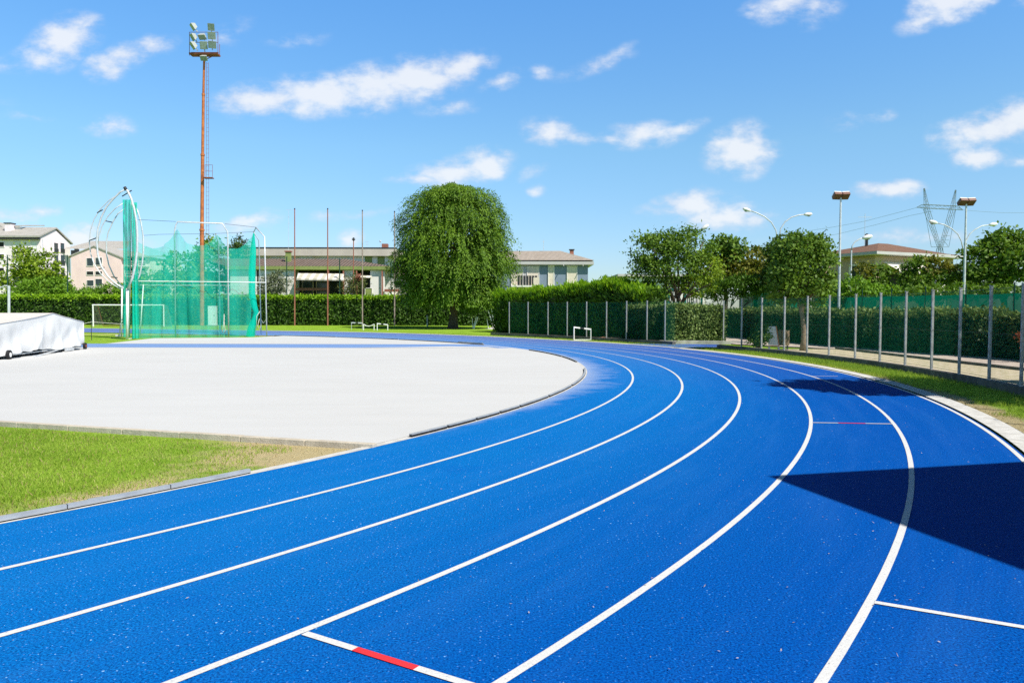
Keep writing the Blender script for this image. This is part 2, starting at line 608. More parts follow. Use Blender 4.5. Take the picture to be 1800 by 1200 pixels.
def pale_mat():
    m = bpy.data.materials.new('pale_binder')
    m.use_nodes = True
    t = NT(m.node_tree)
    out = t.n('ShaderNodeOutputMaterial')
    bs = t.n('ShaderNodeBsdfPrincipled')
    t.l(bs.outputs[0], out.inputs[0])
    tc = t.n('ShaderNodeTexCoord').outputs['Object']
    st = t.vm('MULTIPLY', tc, (.25, 1.6, 1))
    n1 = t.noise(st, 1.2, 5, .6)
    n2 = t.noise(tc, 45, 3, .7)
    n3 = t.noise(tc, .25, 3, .6)
    c = t.mix(t.rng(n1, .3, .75), (.545, .545, .535), (.515, .518, .51))
    c = t.mix(t.rng(n2, .35, .7, 0, .35), c, (.44, .455, .455))
    c = t.mix(t.rng(n3, .35, .7, 0, .3), c, (.57, .58, .575))
    t.l(c, bs.inputs['Base Color'])
    bs.inputs['Roughness'].default_value = .9
    bs.inputs['Specular IOR Level'].default_value = .1
    bp = t.n('ShaderNodeBump')
    bp.inputs['Strength'].default_value = .3
    bp.inputs['Distance'].default_value = .004
    t.l(n2, bp.inputs['Height'])
    t.l(bp.outputs[0], bs.inputs['Normal'])
    return m


def tile_mat(name, a, b, step=.3, axis=0, bd=.07):
    m = bpy.data.materials.new(name)
    m.use_nodes = True
    t = NT(m.node_tree)
    out = t.n('ShaderNodeOutputMaterial')
    bs = t.n('ShaderNodeBsdfPrincipled')
    t.l(bs.outputs[0], out.inputs[0])
    tc = t.n('ShaderNodeTexCoord').outputs['Object']
    sp = t.n('ShaderNodeSeparateXYZ')
    t.l(tc, sp.inputs[0])
    wv = t.m('SINE', t.m('MULTIPLY', sp.outputs[axis], 2 * math.pi / step))
    n1 = t.noise(tc, 1.5, 4, .7)
    n2 = t.noise(tc, 9, 3, .7)
    c = t.mix(t.rng(n2, .3, .7), a, b)
    c = t.mix(t.rng(n1, .4, .75, 0, .5), c, tuple(x * .6 for x in a))
    t.l(c, bs.inputs['Base Color'])
    bs.inputs['Roughness'].default_value = .85
    bp = t.n('ShaderNodeBump')
    bp.inputs['Strength'].default_value = 1
    bp.inputs['Distance'].default_value = bd
    t.l(wv, bp.inputs['Height'])
    t.l(bp.outputs[0], bs.inputs['Normal'])
    return m


def stripe_mat(name, a, b, step, axis=0):
    m = bpy.data.materials.new(name)
    m.use_nodes = True
    t = NT(m.node_tree)
    out = t.n('ShaderNodeOutputMaterial')
    bs = t.n('ShaderNodeBsdfPrincipled')
    t.l(bs.outputs[0], out.inputs[0])
    tc = t.n('ShaderNodeTexCoord').outputs['Object']
    sp = t.n('ShaderNodeSeparateXYZ')
    t.l(tc, sp.inputs[0])
    wv = t.m('SINE', t.m('MULTIPLY', sp.outputs[axis], 2 * math.pi / step))
    t.l(t.mix(t.rng(wv, -.2, .2), a, b), bs.inputs['Base Color'])
    bs.inputs['Roughness'].default_value = .85
    return m


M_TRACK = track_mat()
M_RUNWAY = track_mat('blue_runway_rubber', False)
M_WHITE_LINE = paint_mat('white_line_paint', (.64, .645, .64))
M_RED_LINE = paint_mat('red_line_paint', (.72, .035, .045))
M_LAWN = lawn_mat()
M_PALE = pale_mat()
M_CONC = mat('concrete', (.50, .48, .44), .9, .22, 4, .5, 40, col2=(.34, .32, .29))
M_CONC_W = mat('pale_concrete', (.62, .61, .58), .9, .2, 5, .4, 50, col2=(.46, .45, .42))
M_EDGE = mat('edging_stone', (.58, .52, .42), .9, .2, 5, .4, 40, col2=(.44, .39, .31))
M_MOSSY = mat('weathered_concrete', (.17, .16, .14), .95, .3, 3, .6, 30, col2=(.09, .085, .07))
M_GRAVEL = mat('gravel', (.68, .58, .50), .95, .3, 40, .8, 60, col2=(.48, .40, .34))
M_SAND = mat('sandy_verge', (.66, .56, .43), .95, .3, 5, .6, 60, col2=(.44, .40, .22))
M_ALU = mat('aluminium', (.60, .62, .63), .38, .12, 6, 0, metal=.75)
M_ALUD = mat('dull_aluminium', (.42, .44, .45), .5, .15, 4, .1, 40, metal=.3)
M_RUBBER_SHADE = mat('rubber_and_gap_shade', (.015, .015, .017), .8, .2, 10)  # cart wheels, and the painted gap shade under the kerb rails
M_GALV = mat('galvanised_steel', (.58, .60, .62), .45, .15, 8, .1, 60, metal=.2)
M_POST = mat('fence_post_steel', (.40, .40, .395), .55, .2, 9, .1, 60, metal=.25)
M_DPOST = mat('dark_green_post', (.012, .05, .032), .5, .2, 4)
M_WPAINT = mat('white_paint', (.78, .78, .76), .45, .08, 4)
M_WPAINT2 = mat('weathered_white_paint', (.66, .65, .60), .6, .15, 8, col2=(.45, .42, .36))
M_RUST = mat('rusty_mast', (.58, .19, .06), .75, .35, 2.2, .4, 20, col2=(.34, .10, .04))
M_RUSTD = mat('dark_rust_steel', (.30, .085, .045), .75, .3, 3, .3, 20, col2=(.15, .05, .03))
M_REDPOLE = mat('red_brown_pole', (.36, .13, .08), .7, .25, 2, col2=(.25, .11, .08))
M_GREYPOLE = mat('grey_brown_pole', (.36, .30, .25), .7, .25, 2, col2=(.24, .18, .15))
M_TARP = mat('white_tarpaulin', (.74, .745, .75), .5, .05, 1.3, .25, 3, spec=.35, col2=(.64, .645, .65))
M_TARPT = mat('cream_tarpaulin', (.70, .63, .56), .55, .06, 2, .25, 3, spec=.3)
M_NET = net_mat('green_netting', (.035, .80, .58), .43, .55, .08, 1.2)
M_NETB = net_mat('rear_green_netting', (.035, .80, .58), .24, .55, .08, 1.2)
M_NETD = net_mat('gathered_green_netting', (.012, .80, .62), .74, .55, .12, 4)
M_FNET = net_mat('fence_wire_mesh', (.006, .11, .065), .25, .35, .05, 2)
M_GOALNET = net_mat('goal_net', (.35, .36, .30), .20, .3, .05, 3)
M_SCREEN = net_mat('green_windscreen', (.003, .165, .105), .95, .42, .04, .8)
M_BARK = mat('bark', (.14, .105, .075), .95, .3, 8, .8, 25, col2=(.07, .05, .036))
M_BARKL = mat('pale_bark', (.30, .23, .16), .95, .3, 8, .8, 25, col2=(.15, .11, .075))
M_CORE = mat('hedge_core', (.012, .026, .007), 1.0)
M_LAMPG = mat('lamp_glass', (.22, .28, .26), .15, .25, 6, spec=.6)
M_DARK = mat('dark_metal', (.035, .037, .04), .5, .2, 6)
M_PINKW = mat('pale_pink_render', (.82, .72, .75), .9, .05, .6)
M_PINK = mat('pink_render', (.82, .61, .59), .9, .06, .6)
M_CREAM = mat('cream_render', (.72, .66, .58), .9, .06, .6)
M_WHITEW = mat('white_render', (.72, .69, .65), .9, .06, .5)
M_GREYW = mat('light_grey_render', (.46, .45, .44), .9, .06, .6)
M_BLUEW = mat('slate_blue_render', (.20, .25, .33), .9, .06, .6)
M_BROWNW = mat('tan_render', (.46, .34, .26), .9, .06, .6)
M_GREENF = mat('green_fascia', (.22, .27, .08), .7, .1, 2)
M_GLASS = mat('window_glass', (.03, .045, .05), .12, .2, 1, spec=.6)
M_INTER = mat('dark_opening', (.018, .02, .02), .8)
M_SHUT = mat('cream_shutter', (.66, .58, .47), .7, .06, 3)
M_SHUTW = mat('white_shutter', (.70, .70, .69), .7, .05, 3)
M_BRICKR = mat('red_brown_wood', (.30, .12, .08), .7, .15, 5)
M_ROOFG = tile_mat('grey_roof_tiles', (.38, .36, .33), (.47, .45, .41), .2, bd=.02)
M_ROOFD = tile_mat('weathered_roof_tiles', (.10, .07, .052), (.26, .19, .145), .42)
M_ROOFB = tile_mat('buff_roof_tiles', (.35, .29, .23), (.42, .36, .30), .16, bd=.02)
M_ROOFR = tile_mat('terracotta_roof_tiles', (.17, .088, .052), (.23, .125, .078), .2, bd=.02)
M_AWN = stripe_mat('striped_awning_cloth', (.70, .66, .58), (.47, .45, .36), .95)
M_AWNW = mat('cream_awning_cloth', (.74, .68, .60), .8, .05, 2)
M_PYLON = mat('pylon_steel', (.17, .23, .27), .6)
M_TEAL = mat('teal_gate_paint', (.02, .16, .135), .5, .15, 4)
M_WOOD = mat('weathered_wood', (.33, .24, .15), .85, .3, 8, .4, 30, col2=(.17, .12, .075))
M_SIGN = mat('white_board', (.74, .76, .78), .5, .06, 4)
M_ORANGE = mat('orange_trim', (.50, .20, .10), .6)

LF_ELM = leaf_mat('elm_leaves', (.038, .105, .008), (.20, .335, .022), .32, .5)
LF_DARK = leaf_mat('dark_leaves', (.028, .065, .010), (.105, .175, .025), .28, .6)
LF_MID = leaf_mat('mid_green_leaves', (.045, .115, .011), (.20, .32, .032), .36, .6)
LF_YEL = leaf_mat('yellow_green_leaves', (.095, .19, .010), (.33, .44, .03), .36, .5)
LF_BRN = leaf_mat('bronzed_leaves', (.075, .095, .014), (.25, .25, .03), .32, .7)
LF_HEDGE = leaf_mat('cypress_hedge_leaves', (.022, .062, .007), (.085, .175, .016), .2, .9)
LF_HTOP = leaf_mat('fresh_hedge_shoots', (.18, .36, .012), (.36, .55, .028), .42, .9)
LF_TALL = leaf_mat('thuja_leaves', (.022, .066, .005), (.105, .215, .012), .25, .8)
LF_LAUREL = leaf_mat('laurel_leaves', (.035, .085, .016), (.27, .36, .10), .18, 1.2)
LF_HDARK = leaf_mat('shaded_laurel_leaves', (.014, .040, .008), (.060, .115, .022), .12, .9)  # laurel darkened: shade of the hedge fronts put into the leaf colour
LF_OLIVE = leaf_mat('olive_leaves', (.10, .12, .06), (.24, .28, .16), .2, .8)
LF_BRIGHT = leaf_mat('bright_shrub_leaves', (.075, .17, .012), (.22, .40, .03), .36, .8)
LF_OLEA = leaf_mat('oleander_leaves', (.06, .10, .03), (.20, .20, .06), .3, .8)
LF_PINK = leaf_mat('pink_petals', (.25, .07, .05), (.4, .16, .10), .3, .8)
LF_RED = leaf_mat('red_leaves', (.20, .04, .02), (.36, .11, .05), .3, .8)
LF_GRASS = leaf_mat('grass_blades', (.21, .35, .022), (.50, .62, .11), .45, .8)
LF_DRY = leaf_mat('dry_grass_blades', (.30, .22, .08), (.52, .42, .22), .3, .8)


# ------------------------------------------------------------------ leaves, trees, hedges
def leaf_obj(name, sets, mats, parent, core=None):
    """sets: list of (points, directions, length, width, material index); each leaf is a four-cornered face"""
    V, Fm, Rn = [], [], []
    for (p, d, n, L, W, mi) in sets:
        k = len(p)
        d = d / (np.linalg.norm(d, axis=1, keepdims=True) + 1e-9)
        b = np.cross(d, n)
        b /= (np.linalg.norm(b, axis=1, keepdims=True) + 1e-9)
        L = np.broadcast_to(np.asarray(L, float), (k,))[:, None]
        W = np.broadcast_to(np.asarray(W, float), (k,))[:, None]
        sc = RNG.uniform(.65, 1.3, (k, 1))
        L, W = L * sc, W * sc
        q = np.stack([p, p + d * L * .45 + b * W * .5, p + d * L, p + d * L * .45 - b * W * .5], 1)
        V.append(q.reshape(-1, 3))
        Fm.append(np.full(k, mi))
        Rn.append(np.repeat(RNG.random(k), 4))
    V = np.concatenate(V)
    Fm = np.concatenate(Fm)
    Rn = np.concatenate(Rn)
    off = np.array(ORIG.get(parent.name, Vector())) if parent is not None else np.zeros(3)
    cv, cf = [], []
    if core is not None:
        cv, cf = core.v, core.f
    nv, nf = len(V) + len(cv), len(Fm) + len(cf)
    me = bpy.data.meshes.new(name)
    me.vertices.add(nv)
    allv = np.concatenate([V, np.array(cv, float).reshape(-1, 3)]) - off
    me.vertices.foreach_set('co', allv.ravel())
    lt = [4] * len(Fm) + [len(f) for f in cf]
    loops = np.concatenate([np.arange(len(V)), np.array([i + len(V) for f in cf for i in f], int)]).astype(int)
    me.loops.add(len(loops))
    me.loops.foreach_set('vertex_index', loops)
    me.polygons.add(nf)
    me.polygons.foreach_set('loop_start', np.concatenate([[0], np.cumsum(lt)[:-1]]).astype(int))
    for mt in mats:
        me.materials.append(mt)
    mi = np.concatenate([Fm, np.full(len(cf), len(mats))]).astype(int)
    if core is not None:
        me.materials.append(M_CORE)
    me.polygons.foreach_set('material_index', mi)
    at = me.attributes.new('rnd', 'FLOAT', 'POINT')
    at.data.foreach_set('value', np.concatenate([Rn, np.zeros(len(cv))]))
    me.update(calc_edges=True)
    me.validate()
    o = bpy.data.objects.new(name, me)
    COL.objects.link(o)
    if parent is not None:
        o.parent = parent
    ORIG[o.name] = Vector(off)
    return o


def rdirs(k):
    d = RNG.normal(size=(k, 3))
    return d / np.linalg.norm(d, axis=1, keepdims=True)


def clumps(blob, nc, per, cr, L, W, mi=0, up=.35, inner=.45, droop=0.0):
    """leaf clumps spread through an ellipsoid, denser towards its skin"""
    c, r = np.array(blob[:3], float), np.array(blob[3:6], float)
    d = rdirs(nc)
    rad = RNG.uniform(inner, 1.0, nc) ** .6
    cen = c + d * r * rad[:, None]
    sz = cr * RNG.uniform(.55, 1.35, nc)
    off = RNG.normal(size=(nc, per, 3)) * .52
    off[:, :, 2] *= .62
    p = (cen[:, None, :] + off * sz[:, None, None]).reshape(-1, 3)
    out = np.repeat(d, per, 0)
    loc = off.reshape(-1, 3)
    n = loc * .8 + out * .6 + rdirs(len(p)) * .7 + np.array([0, 0, up + .3])
    dr = rdirs(len(p)) + out * .5 + np.array([0, 0, -droop])
    return (p, dr, n, L, W, mi)


def trunk_mb(base, top, r0, r1, limbs=(), bend=.15):
    mb = MB()
    base, top = Vector(base), Vector(top)
    pts = []
    for i in range(7):
        t = i / 6
        pts.append(base.lerp(top, t) + Vector((math.sin(t * 5 + base.x) * bend * t, math.cos(t * 4 + base.y) * bend * t, 0)))
    rs = [(r0 * 1.35 if i == 0 else r0 + (r1 - r0) * i / 6) for i in range(7)]
    mb.tube(pts, rs, 10)
    for (a, b, r) in limbs:
        a, b = Vector(a), Vector(b)
        mid = a.lerp(b, .5) + Vector((0, 0, (b - a).length * .06))
        mb.tube([a, mid, b], [r, r * .75, r * .35], 7)
    return mb


def tree(name, label, base, trunk_top, r0, blobs, mats, dens=1.0, cr=.55, L=.22, W=.13, group=None, bark=None, limbs_n=7, cat='tree', droop=0.0, per=26, inner=.45):
    """blobs: (x, y, z, rx, ry, rz, material index)"""
    root = thing(name, label, cat, base, group)
    limbs = []
    tt = Vector(trunk_top)
    for k in range(limbs_n):
        b = blobs[k % len(blobs)]
        d = rdirs(1)[0]
        e = Vector((b[0] + d[0] * b[3] * .7, b[1] + d[1] * b[4] * .7, b[2] + abs(d[2]) * b[5] * .6))
        s = Vector(base).lerp(tt, random.uniform(.55, 1))
        limbs.append((s, e, r0 * random.uniform(.3, .5)))
    trunk_mb(base, tt, r0, r0 * .6, limbs).build('trunk', bark or M_BARK, root, smooth=True)
    sets = []
    for b in blobs:
        area = (b[3] * b[4] + b[4] * b[5] + b[3] * b[5]) * 4.2
        nc = max(6, int(dens * area / (cr * cr) * .55))
        sets.append(clumps(b, nc, per, cr, L, W, b[6] if len(b) > 6 else 0, droop=droop, inner=inner))
    leaf_obj('crown', sets, mats, root)
    return root


def pb(u, v, ru, rv, Y, ry=None, mi=0):
    """ellipsoid seen at pixel (u, v) with pixel half sizes, at depth Y"""
    p = P(u, v, Y)
    rx, rz = ru * Y / FPX, rv * Y / FPX
    return (p.x, p.y, p.z, rx, ry if ry else rx, rz, mi)


def shrub(name, label, blobs, mats, dens=1.0, cr=.35, L=.16, W=.09, group=None, cat='shrub', droop=0.0, per=26):
    b0 = blobs[0]
    zg = float(gz(b0[1]))
    base = Vector((b0[0], b0[1], zg))
    root = thing(name, label, cat, base, group)
    mb = MB()
    for b in blobs:
        for k in range(3):
            d = rdirs(1)[0]
            mb.tube([(b0[0] + d[0] * .1, b0[1] + d[1] * .1, zg), ((b0[0] + b[0]) / 2, (b0[1] + b[1]) / 2, b[2] * .6), (b[0] + d[0] * b[3] * .5, b[1] + d[1] * b[4] * .5, b[2] + .3 * b[5])], [.05, .035, .012], 6)
    mb.build('stem', M_BARK, root)
    sets = []
    for b in blobs:
        area = (b[3] * b[4] + b[4] * b[5] + b[3] * b[5]) * 4.2
        nc = max(6, int(dens * area / (cr * cr) * .6))
        sets.append(clumps(b, nc, per, cr, L, W, b[6] if len(b) > 6 else 0, droop=droop))
    leaf_obj('foliage', sets, mats, root)
    return root


def hedge(name, label, path, width, height, mats, dens, L, W, rough=.08, topcap=0.0, z0=None, group=None, wav=.05, upright=.3, cat='hedge', bare=0.0):
    """clipped hedge along a ground path (list of (x, y)); mats[0] body, mats[1] fresh top"""
    pts = [Vector((p[0], p[1])) for p in path]
    root = thing(name, label, cat, (pts[0].x, pts[0].y, float(gz(pts[0].y))), group)
    core = MB()
    sets = []
    for i in range(len(pts) - 1):
        a, b = pts[i], pts[i + 1]
        d = (b - a)
        ln = d.length
        d.normalize()
        nrm = Vector((-d.y, d.x))
        zb = float(gz((a.y + b.y) / 2)) if z0 is None else z0
        h = height if not hasattr(height, '__len__') else (height[i] + height[i + 1]) / 2
        h0, h1 = (h, h) if not hasattr(height, '__len__') else (height[i], height[i + 1])
        c = (a + b) / 2
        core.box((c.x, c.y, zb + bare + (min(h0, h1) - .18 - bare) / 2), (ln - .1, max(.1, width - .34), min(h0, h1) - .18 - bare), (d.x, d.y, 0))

        def face(k, fn, nout, mi, upv, spread):
            t, s = RNG.random(k), RNG.random(k)
            p = fn(t, s)
            # soft lumps so the faces are not flat
            lump = np.sin(t * ln * 1.7 + 1.3 * i) * .5 + np.sin(t * ln * 4.1 + s * 5) * .3 + np.sin(s * 9 + t * ln * 2.3) * .3
            p = p + np.outer(lump * wav + RNG.normal(0, rough, k), nout)
            n = np.outer(np.ones(k), nout) * 1.0 + rdirs(k) * .75
            dr = rdirs(k) * spread + np.array([0, 0, upv]) + np.outer(np.ones(k), nout) * .35
            sets.append((p, dr, n, L, W, mi))
        A = np.array([a.x, a.y, 0.0])
        D = np.array([d.x, d.y, 0.0])
        N = np.array([nrm.x, nrm.y, 0.0])
        hh = lambda t: h0 + (h1 - h0) * t
        kf = int(ln * h * dens)
        for sg in (-1, 1):
            face(kf, lambda t, s: A + np.outer(t * ln, D) + N * sg * (width / 2 - .05) + np.outer(zb + bare + s * (hh(t) - bare), [0, 0, 1]), N * sg, 0, upright, .8)
        kt = int(ln * width * dens * 1.3)
        face(kt, lambda t, s: A + np.outer(t * ln, D) + np.outer((s - .5) * width, N) + np.outer(zb + hh(t), [0, 0, 1]), np.array([0, 0, 1.0]), 1 if len(mats) > 1 else 0, upright, .8)
        if topcap:
            for sg in (-1, 1):
                face(int(ln * topcap * dens * 1.6), lambda t, s: A + np.outer(t * ln, D) + N * sg * (width / 2) + np.outer(zb + hh(t) - topcap * s ** 2 + .05, [0, 0, 1]), N * sg, 1, upright + .5, .6)
        for e, sg in ((0, -1), (1, 1)):
            if (i == 0 and e == 0) or (i == len(pts) - 2 and e == 1):
                face(int(width * h * dens), lambda t, s: A + D * (ln * e) + np.outer((t - .5) * width, N) + np.outer(zb + bare + s * (h - bare), [0, 0, 1]), D * sg, 0, upright, .8)
    leaf_obj('foliage', sets, mats, root, core)
    return root


def struct(o):
    o['kind'] = 'structure'
    return o


# ------------------------------------------------------------------ ground, track, pale slab
def xs(a, b, n):
    return [a + (b - a) * i / n for i in range(n + 1)]


gx = [-3000, -800, -300, -150, -100] + xs(-80, 60, 70) + [80, 110, 160, 300, 800, 3000]
gy = [-600, -100, -40] + xs(-20, 100, 60) + [120, 160, 300, 800, 2000, 5000]
mb = MB()
vs = [(x, y, float(gz(y)) - .035) for y in gy for x in gx]
fs = [(j * len(gx) + i, j * len(gx) + i + 1, (j + 1) * len(gx) + i + 1, (j + 1) * len(gx) + i) for j in range(len(gy) - 1) for i in range(len(gx) - 1)]
mb.add(vs, fs)
struct(mb.build('ground', M_LAWN, recalc=False))

TH0, TH1 = math.radians(-108.2), math.radians(71.8)


def track_path():
    out = []
    n0 = Vector((math.cos(TH0), math.sin(TH0)))
    t0 = Vector((-n0.y, n0.x))
    for s in (90, 70, 50, 30, 20, 10, 4):
        out.append((BC + n0 * 0 - t0 * s, n0))
    for k in range(241):
        th = TH0 + (TH1 - TH0) * k / 240
        out.append((BC.copy(), Vector((math.cos(th), math.sin(th)))))
    n1 = Vector((math.cos(TH1), math.sin(TH1)))
    t1 = Vector((-n1.y, n1.x))
    for s in (2, 4, 7, 10, 14, 18, 22, 26, 30, 35, 40, 50, 60, 70, 90):
        out.append((BC + t1 * s, n1))
    return out


TP = track_path()


def ring(ra, rb, z, k0=0, k1=None, n=1, mbx=None):
    mb = mbx or MB()
    pts = TP[k0:k1]
    vs = []
    for (c, nn) in pts:
        for j in range(n + 1):
            r = ra + (rb - ra) * j / n
            q = c + nn * r
            vs.append((q.x, q.y, float(gz(q.y)) + z))
    fs = [(i * (n + 1) + j, i * (n + 1) + j + 1, (i + 1) * (n + 1) + j + 1, (i + 1) * (n + 1) + j) for i in range(len(pts) - 1) for j in range(n)]
    mb.add(vs, fs)
    return mb


RO = RL + 6 * LANE
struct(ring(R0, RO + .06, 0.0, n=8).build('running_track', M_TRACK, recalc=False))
mb = MB()
for k in range(1, 6):
    ring(RL + k * LANE - .027, RL + k * LANE + .027, .004, mbx=mb)
ring(RO - .03, RO + .03, .004, mbx=mb)
struct(mb.build('lane_lines', M_WHITE_LINE, recalc=False))


def stripe(p0, p1, wd, z, m, name):
    a, b = Vector(p0[:2]), Vector(p1[:2])
    d = (b - a).normalized()
    n = Vector((-d.y, d.x)) * wd / 2
    mb = MB()
    mb.add([(a.x - n.x, a.y - n.y, z), (b.x - n.x, b.y - n.y, z), (b.x + n.x, b.y + n.y, z), (a.x + n.x, a.y + n.y, z)], [(0, 1, 2, 3)])
    return struct(mb.build(name, m, recalc=False))


def on_line(k, u, v):
    """the point of lane line k nearest the pixel's ground point"""
    g = G(u, v)
    d = Vector((g.x, g.y)) - BC
    return BC + d.normalized() * (RL + k * LANE)


# staggered marks across the lanes
a, b = on_line(3, 530, 1112), on_line(4, 862, 1216)
stripe(a.lerp(b, .03), a.lerp(b, .33), .05, .006, M_WHITE_LINE, 'white_start_mark')
stripe(a.lerp(b, .33), a.lerp(b, .66), .05, .006, M_RED_LINE, 'red_start_mark')
stripe(a.lerp(b, .66), a.lerp(b, .98), .05, .006, M_WHITE_LINE, 'white_start_mark')
a, b = on_line(4, 1430, 743), on_line(5, 1568, 745)
stripe(a.lerp(b, .02), a.lerp(b, .33), .05, .006, M_WHITE_LINE, 'white_stagger_mark')
stripe(a.lerp(b, .33), a.lerp(b, .66), .05, .006, M_RED_LINE, 'red_stagger_mark')
stripe(a.lerp(b, .66), a.lerp(b, .98), .05, .006, M_WHITE_LINE, 'white_stagger_mark')
a, b = on_line(5, 1536, 1059), on_line(6, 1860, 1110)
stripe(a.lerp(b, .02), a.lerp(b, .98), .05, .006, M_WHITE_LINE, 'white_stagger_mark')
a, b = on_line(5, 1420, 661), on_line(6, 1470, 661)
stripe(a.lerp(b, .02), a.lerp(b, .6), .05, .006, M_WHITE_LINE, 'white_stagger_mark')

# concrete drain outside the track, and the strip under the inner rail
dr = MB()
ring(RO + .10, RO + .44, .012, 5, 260, mbx=dr)
struct(dr.build('concrete_drain', M_CONC_W, recalc=False))
struct(ring(RO + .06, RO + .10, -.015, 5, 260).build('drain_slot', M_MOSSY, recalc=False))
struct(ring(R0 - .14, R0, .002, 2, 262).build('kerb_strip', M_CONC_W, recalc=False))

# pale slab of the infield "D"
chA, chB = G(0, 743), G(657, 784)
chd = (Vector((chB.x, chB.y)) - Vector((chA.x, chA.y))).normalized()


def arc_pts(th0, th1, r, n):
    return [BC + Vector((math.cos(th0 + (th1 - th0) * k / n), math.sin(th0 + (th1 - th0) * k / n))) * r for k in range(n + 1)]


th_near = math.atan2(chB.y - BC.y, chB.x - BC.x)
ysplit0, ysplit1 = 36.45, 40.6


def th_at_y(y, r):
    return math.asin((y - BC.y) / r)


rin = R0 - .14
nearL = Vector((chA.x, chA.y)) - chd * 24


def sheet(poly, z, m, name):
    """fan-free triangulated ground sheet"""
    mb = MB()
    mb.add([(p.x, p.y, float(gz(p.y)) + z) for p in poly], [tuple(range(len(poly)))])
    import bmesh
    o = mb.build(name, m, recalc=False)
    bm = bmesh.new()
    bm.from_mesh(o.data)
    bmesh.ops.triangulate(bm, faces=bm.faces)
    bm.to_mesh(o.data)
    bm.free()
    return struct(o)


arcA = arc_pts(th_near, th_at_y(ysplit0, rin), rin, 60)
sheet([nearL] + arcA + [Vector((-33, ysplit0 - .1))], .004, M_PALE, 'pale_slab')
arcB = arc_pts(th_at_y(ysplit0, rin), th_at_y(ysplit1, rin), rin, 10)
sheet([Vector((-33, ysplit0 - .1))] + arcB + [Vector((-33, ysplit1 - .1))], .002, M_RUNWAY, 'blue_runway')
p_l0, p_l1 = G(178, 604.5), G(244, 596.5)
arcC = arc_pts(th_at_y(ysplit1, rin), math.radians(66.5), rin, 24)
sheet([Vector((p_l0.x, ysplit1))] + arcC + [Vector((-17.2, 50.2)), Vector((p_l1.x, 48.6))], .004, M_PALE, 'pale_strip')
# white edge lines of the blue runway
stripe((-33, ysplit0 - .12), (arcB[0].x - .6, ysplit0 - .12), .07, .008, M_WHITE_LINE, 'runway_line')
stripe((-33, ysplit1 - .1), (arcB[-1].x - 1.4, ysplit1 - .1), .07, .008 + float(gz(40)), M_WHITE_LINE, 'runway_line')
# dust bank that covers the end of the runway
mb = MB()
q = [Vector((-7.5, 36.5)), Vector((-4.6, 36.3)), Vector((-.7, 36.4)), Vector((-1.2, 37.6)), Vector((-3.2, 38.1)), Vector((-5.2, 37.1))]
sheet(q, .010, M_PALE, 'dust_patch')

# stone edging in front of the slab
e0, e1 = nearL, Vector((chB.x, chB.y)) + chd * .05
n_ = Vector((chd.y, -chd.x))
mb = MB()
L_ = (e1 - e0).length
ne_ = int(L_)
for i in range(ne_):
    c = e0 + chd * ((i + .5) * L_ / ne_) + n_ * .055
    mb.box((c.x, c.y, -.01 + random.uniform(-.004, .004)), (L_ / ne_ - .012, .11, .11), (chd.x, chd.y, 0))
tag(mb.build('edging', M_EDGE, bevel=.006), 'long beige stone edging between the pale slab and the near lawn', 'edging')

# gravel path and verge behind the right fence, access spur
RF = 40.0
mb = MB()
a0, a1 = math.radians(-32), math.radians(15.5)
vs = []
N = 60
for k in range(N + 1):
    th = a0 + (a1 - a0) * k / N
    p = BC + Vector((math.cos(th), math.sin(th))) * (RF + .1)
    xk = 15.45
    vs += [(p.x, p.y, .02), (max(p.x + .2, xk), p.y, .02)]
mb.add(vs, [(2 * k, 2 * k + 1, 2 * k + 3, 2 * k + 2) for k in range(N)])
struct(mb.build('verge', M_SAND, recalc=False))
mb = MB()
mb.add([(15.2, 6, .024), (23, 6, .024), (15.6, 60, .03), (9.5, 60, .03), (12.2, 41, .024), (15.45, 36, .024)], [(0, 1, 2, 3, 4, 5)])
struct(mb.build('gravel_path', M_GRAVEL, recalc=False))
mb = MB()
for k in range(20):
    mb.box((15.4 + random.uniform(-.004, .004), 12.5 + k * 1.2, .06), (.10, 1.19, .10))
tag(mb.build('path_kerb', M_MOSSY, bevel=.008), 'dark low kerb running along the gravel path behind the wire fence', 'kerb')
# blue access spur leaving the bend towards the clipped hedge
sp0, sp1, sp2, sp3 = G(1178, 611.5), G(1290, 609.5), G(1262, 605.2), G(1095, 604.0)
mb = MB()
mb.add([(p.x, p.y, .006) for p in (sp0, sp1, sp2, sp3)], [(0, 1, 2, 3)])
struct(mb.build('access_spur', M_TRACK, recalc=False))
stripe(G(1183, 611.6), G(1288, 609.8), .16, .012, M_WHITE_LINE, 'spur_line')

# ------------------------------------------------------------------ grass blades (near lawns)
def blades(regions, name):
    sets = []
    for (fn, k, hmin, hmax, mi) in regions:
        p = fn(k)
        k = len(p)
        d = np.stack([RNG.normal(0, .45, k), RNG.normal(0, .45, k), np.ones(k)], 1)
        n = rdirs(k)
        n[:, 2] *= .5
        sets.append((p, d, n, RNG.uniform(hmin, hmax, k), .007, mi))
    o = leaf_obj(name, sets, [LF_GRASS, LF_DRY], None)
    tag(o, kind='stuff')
    return o


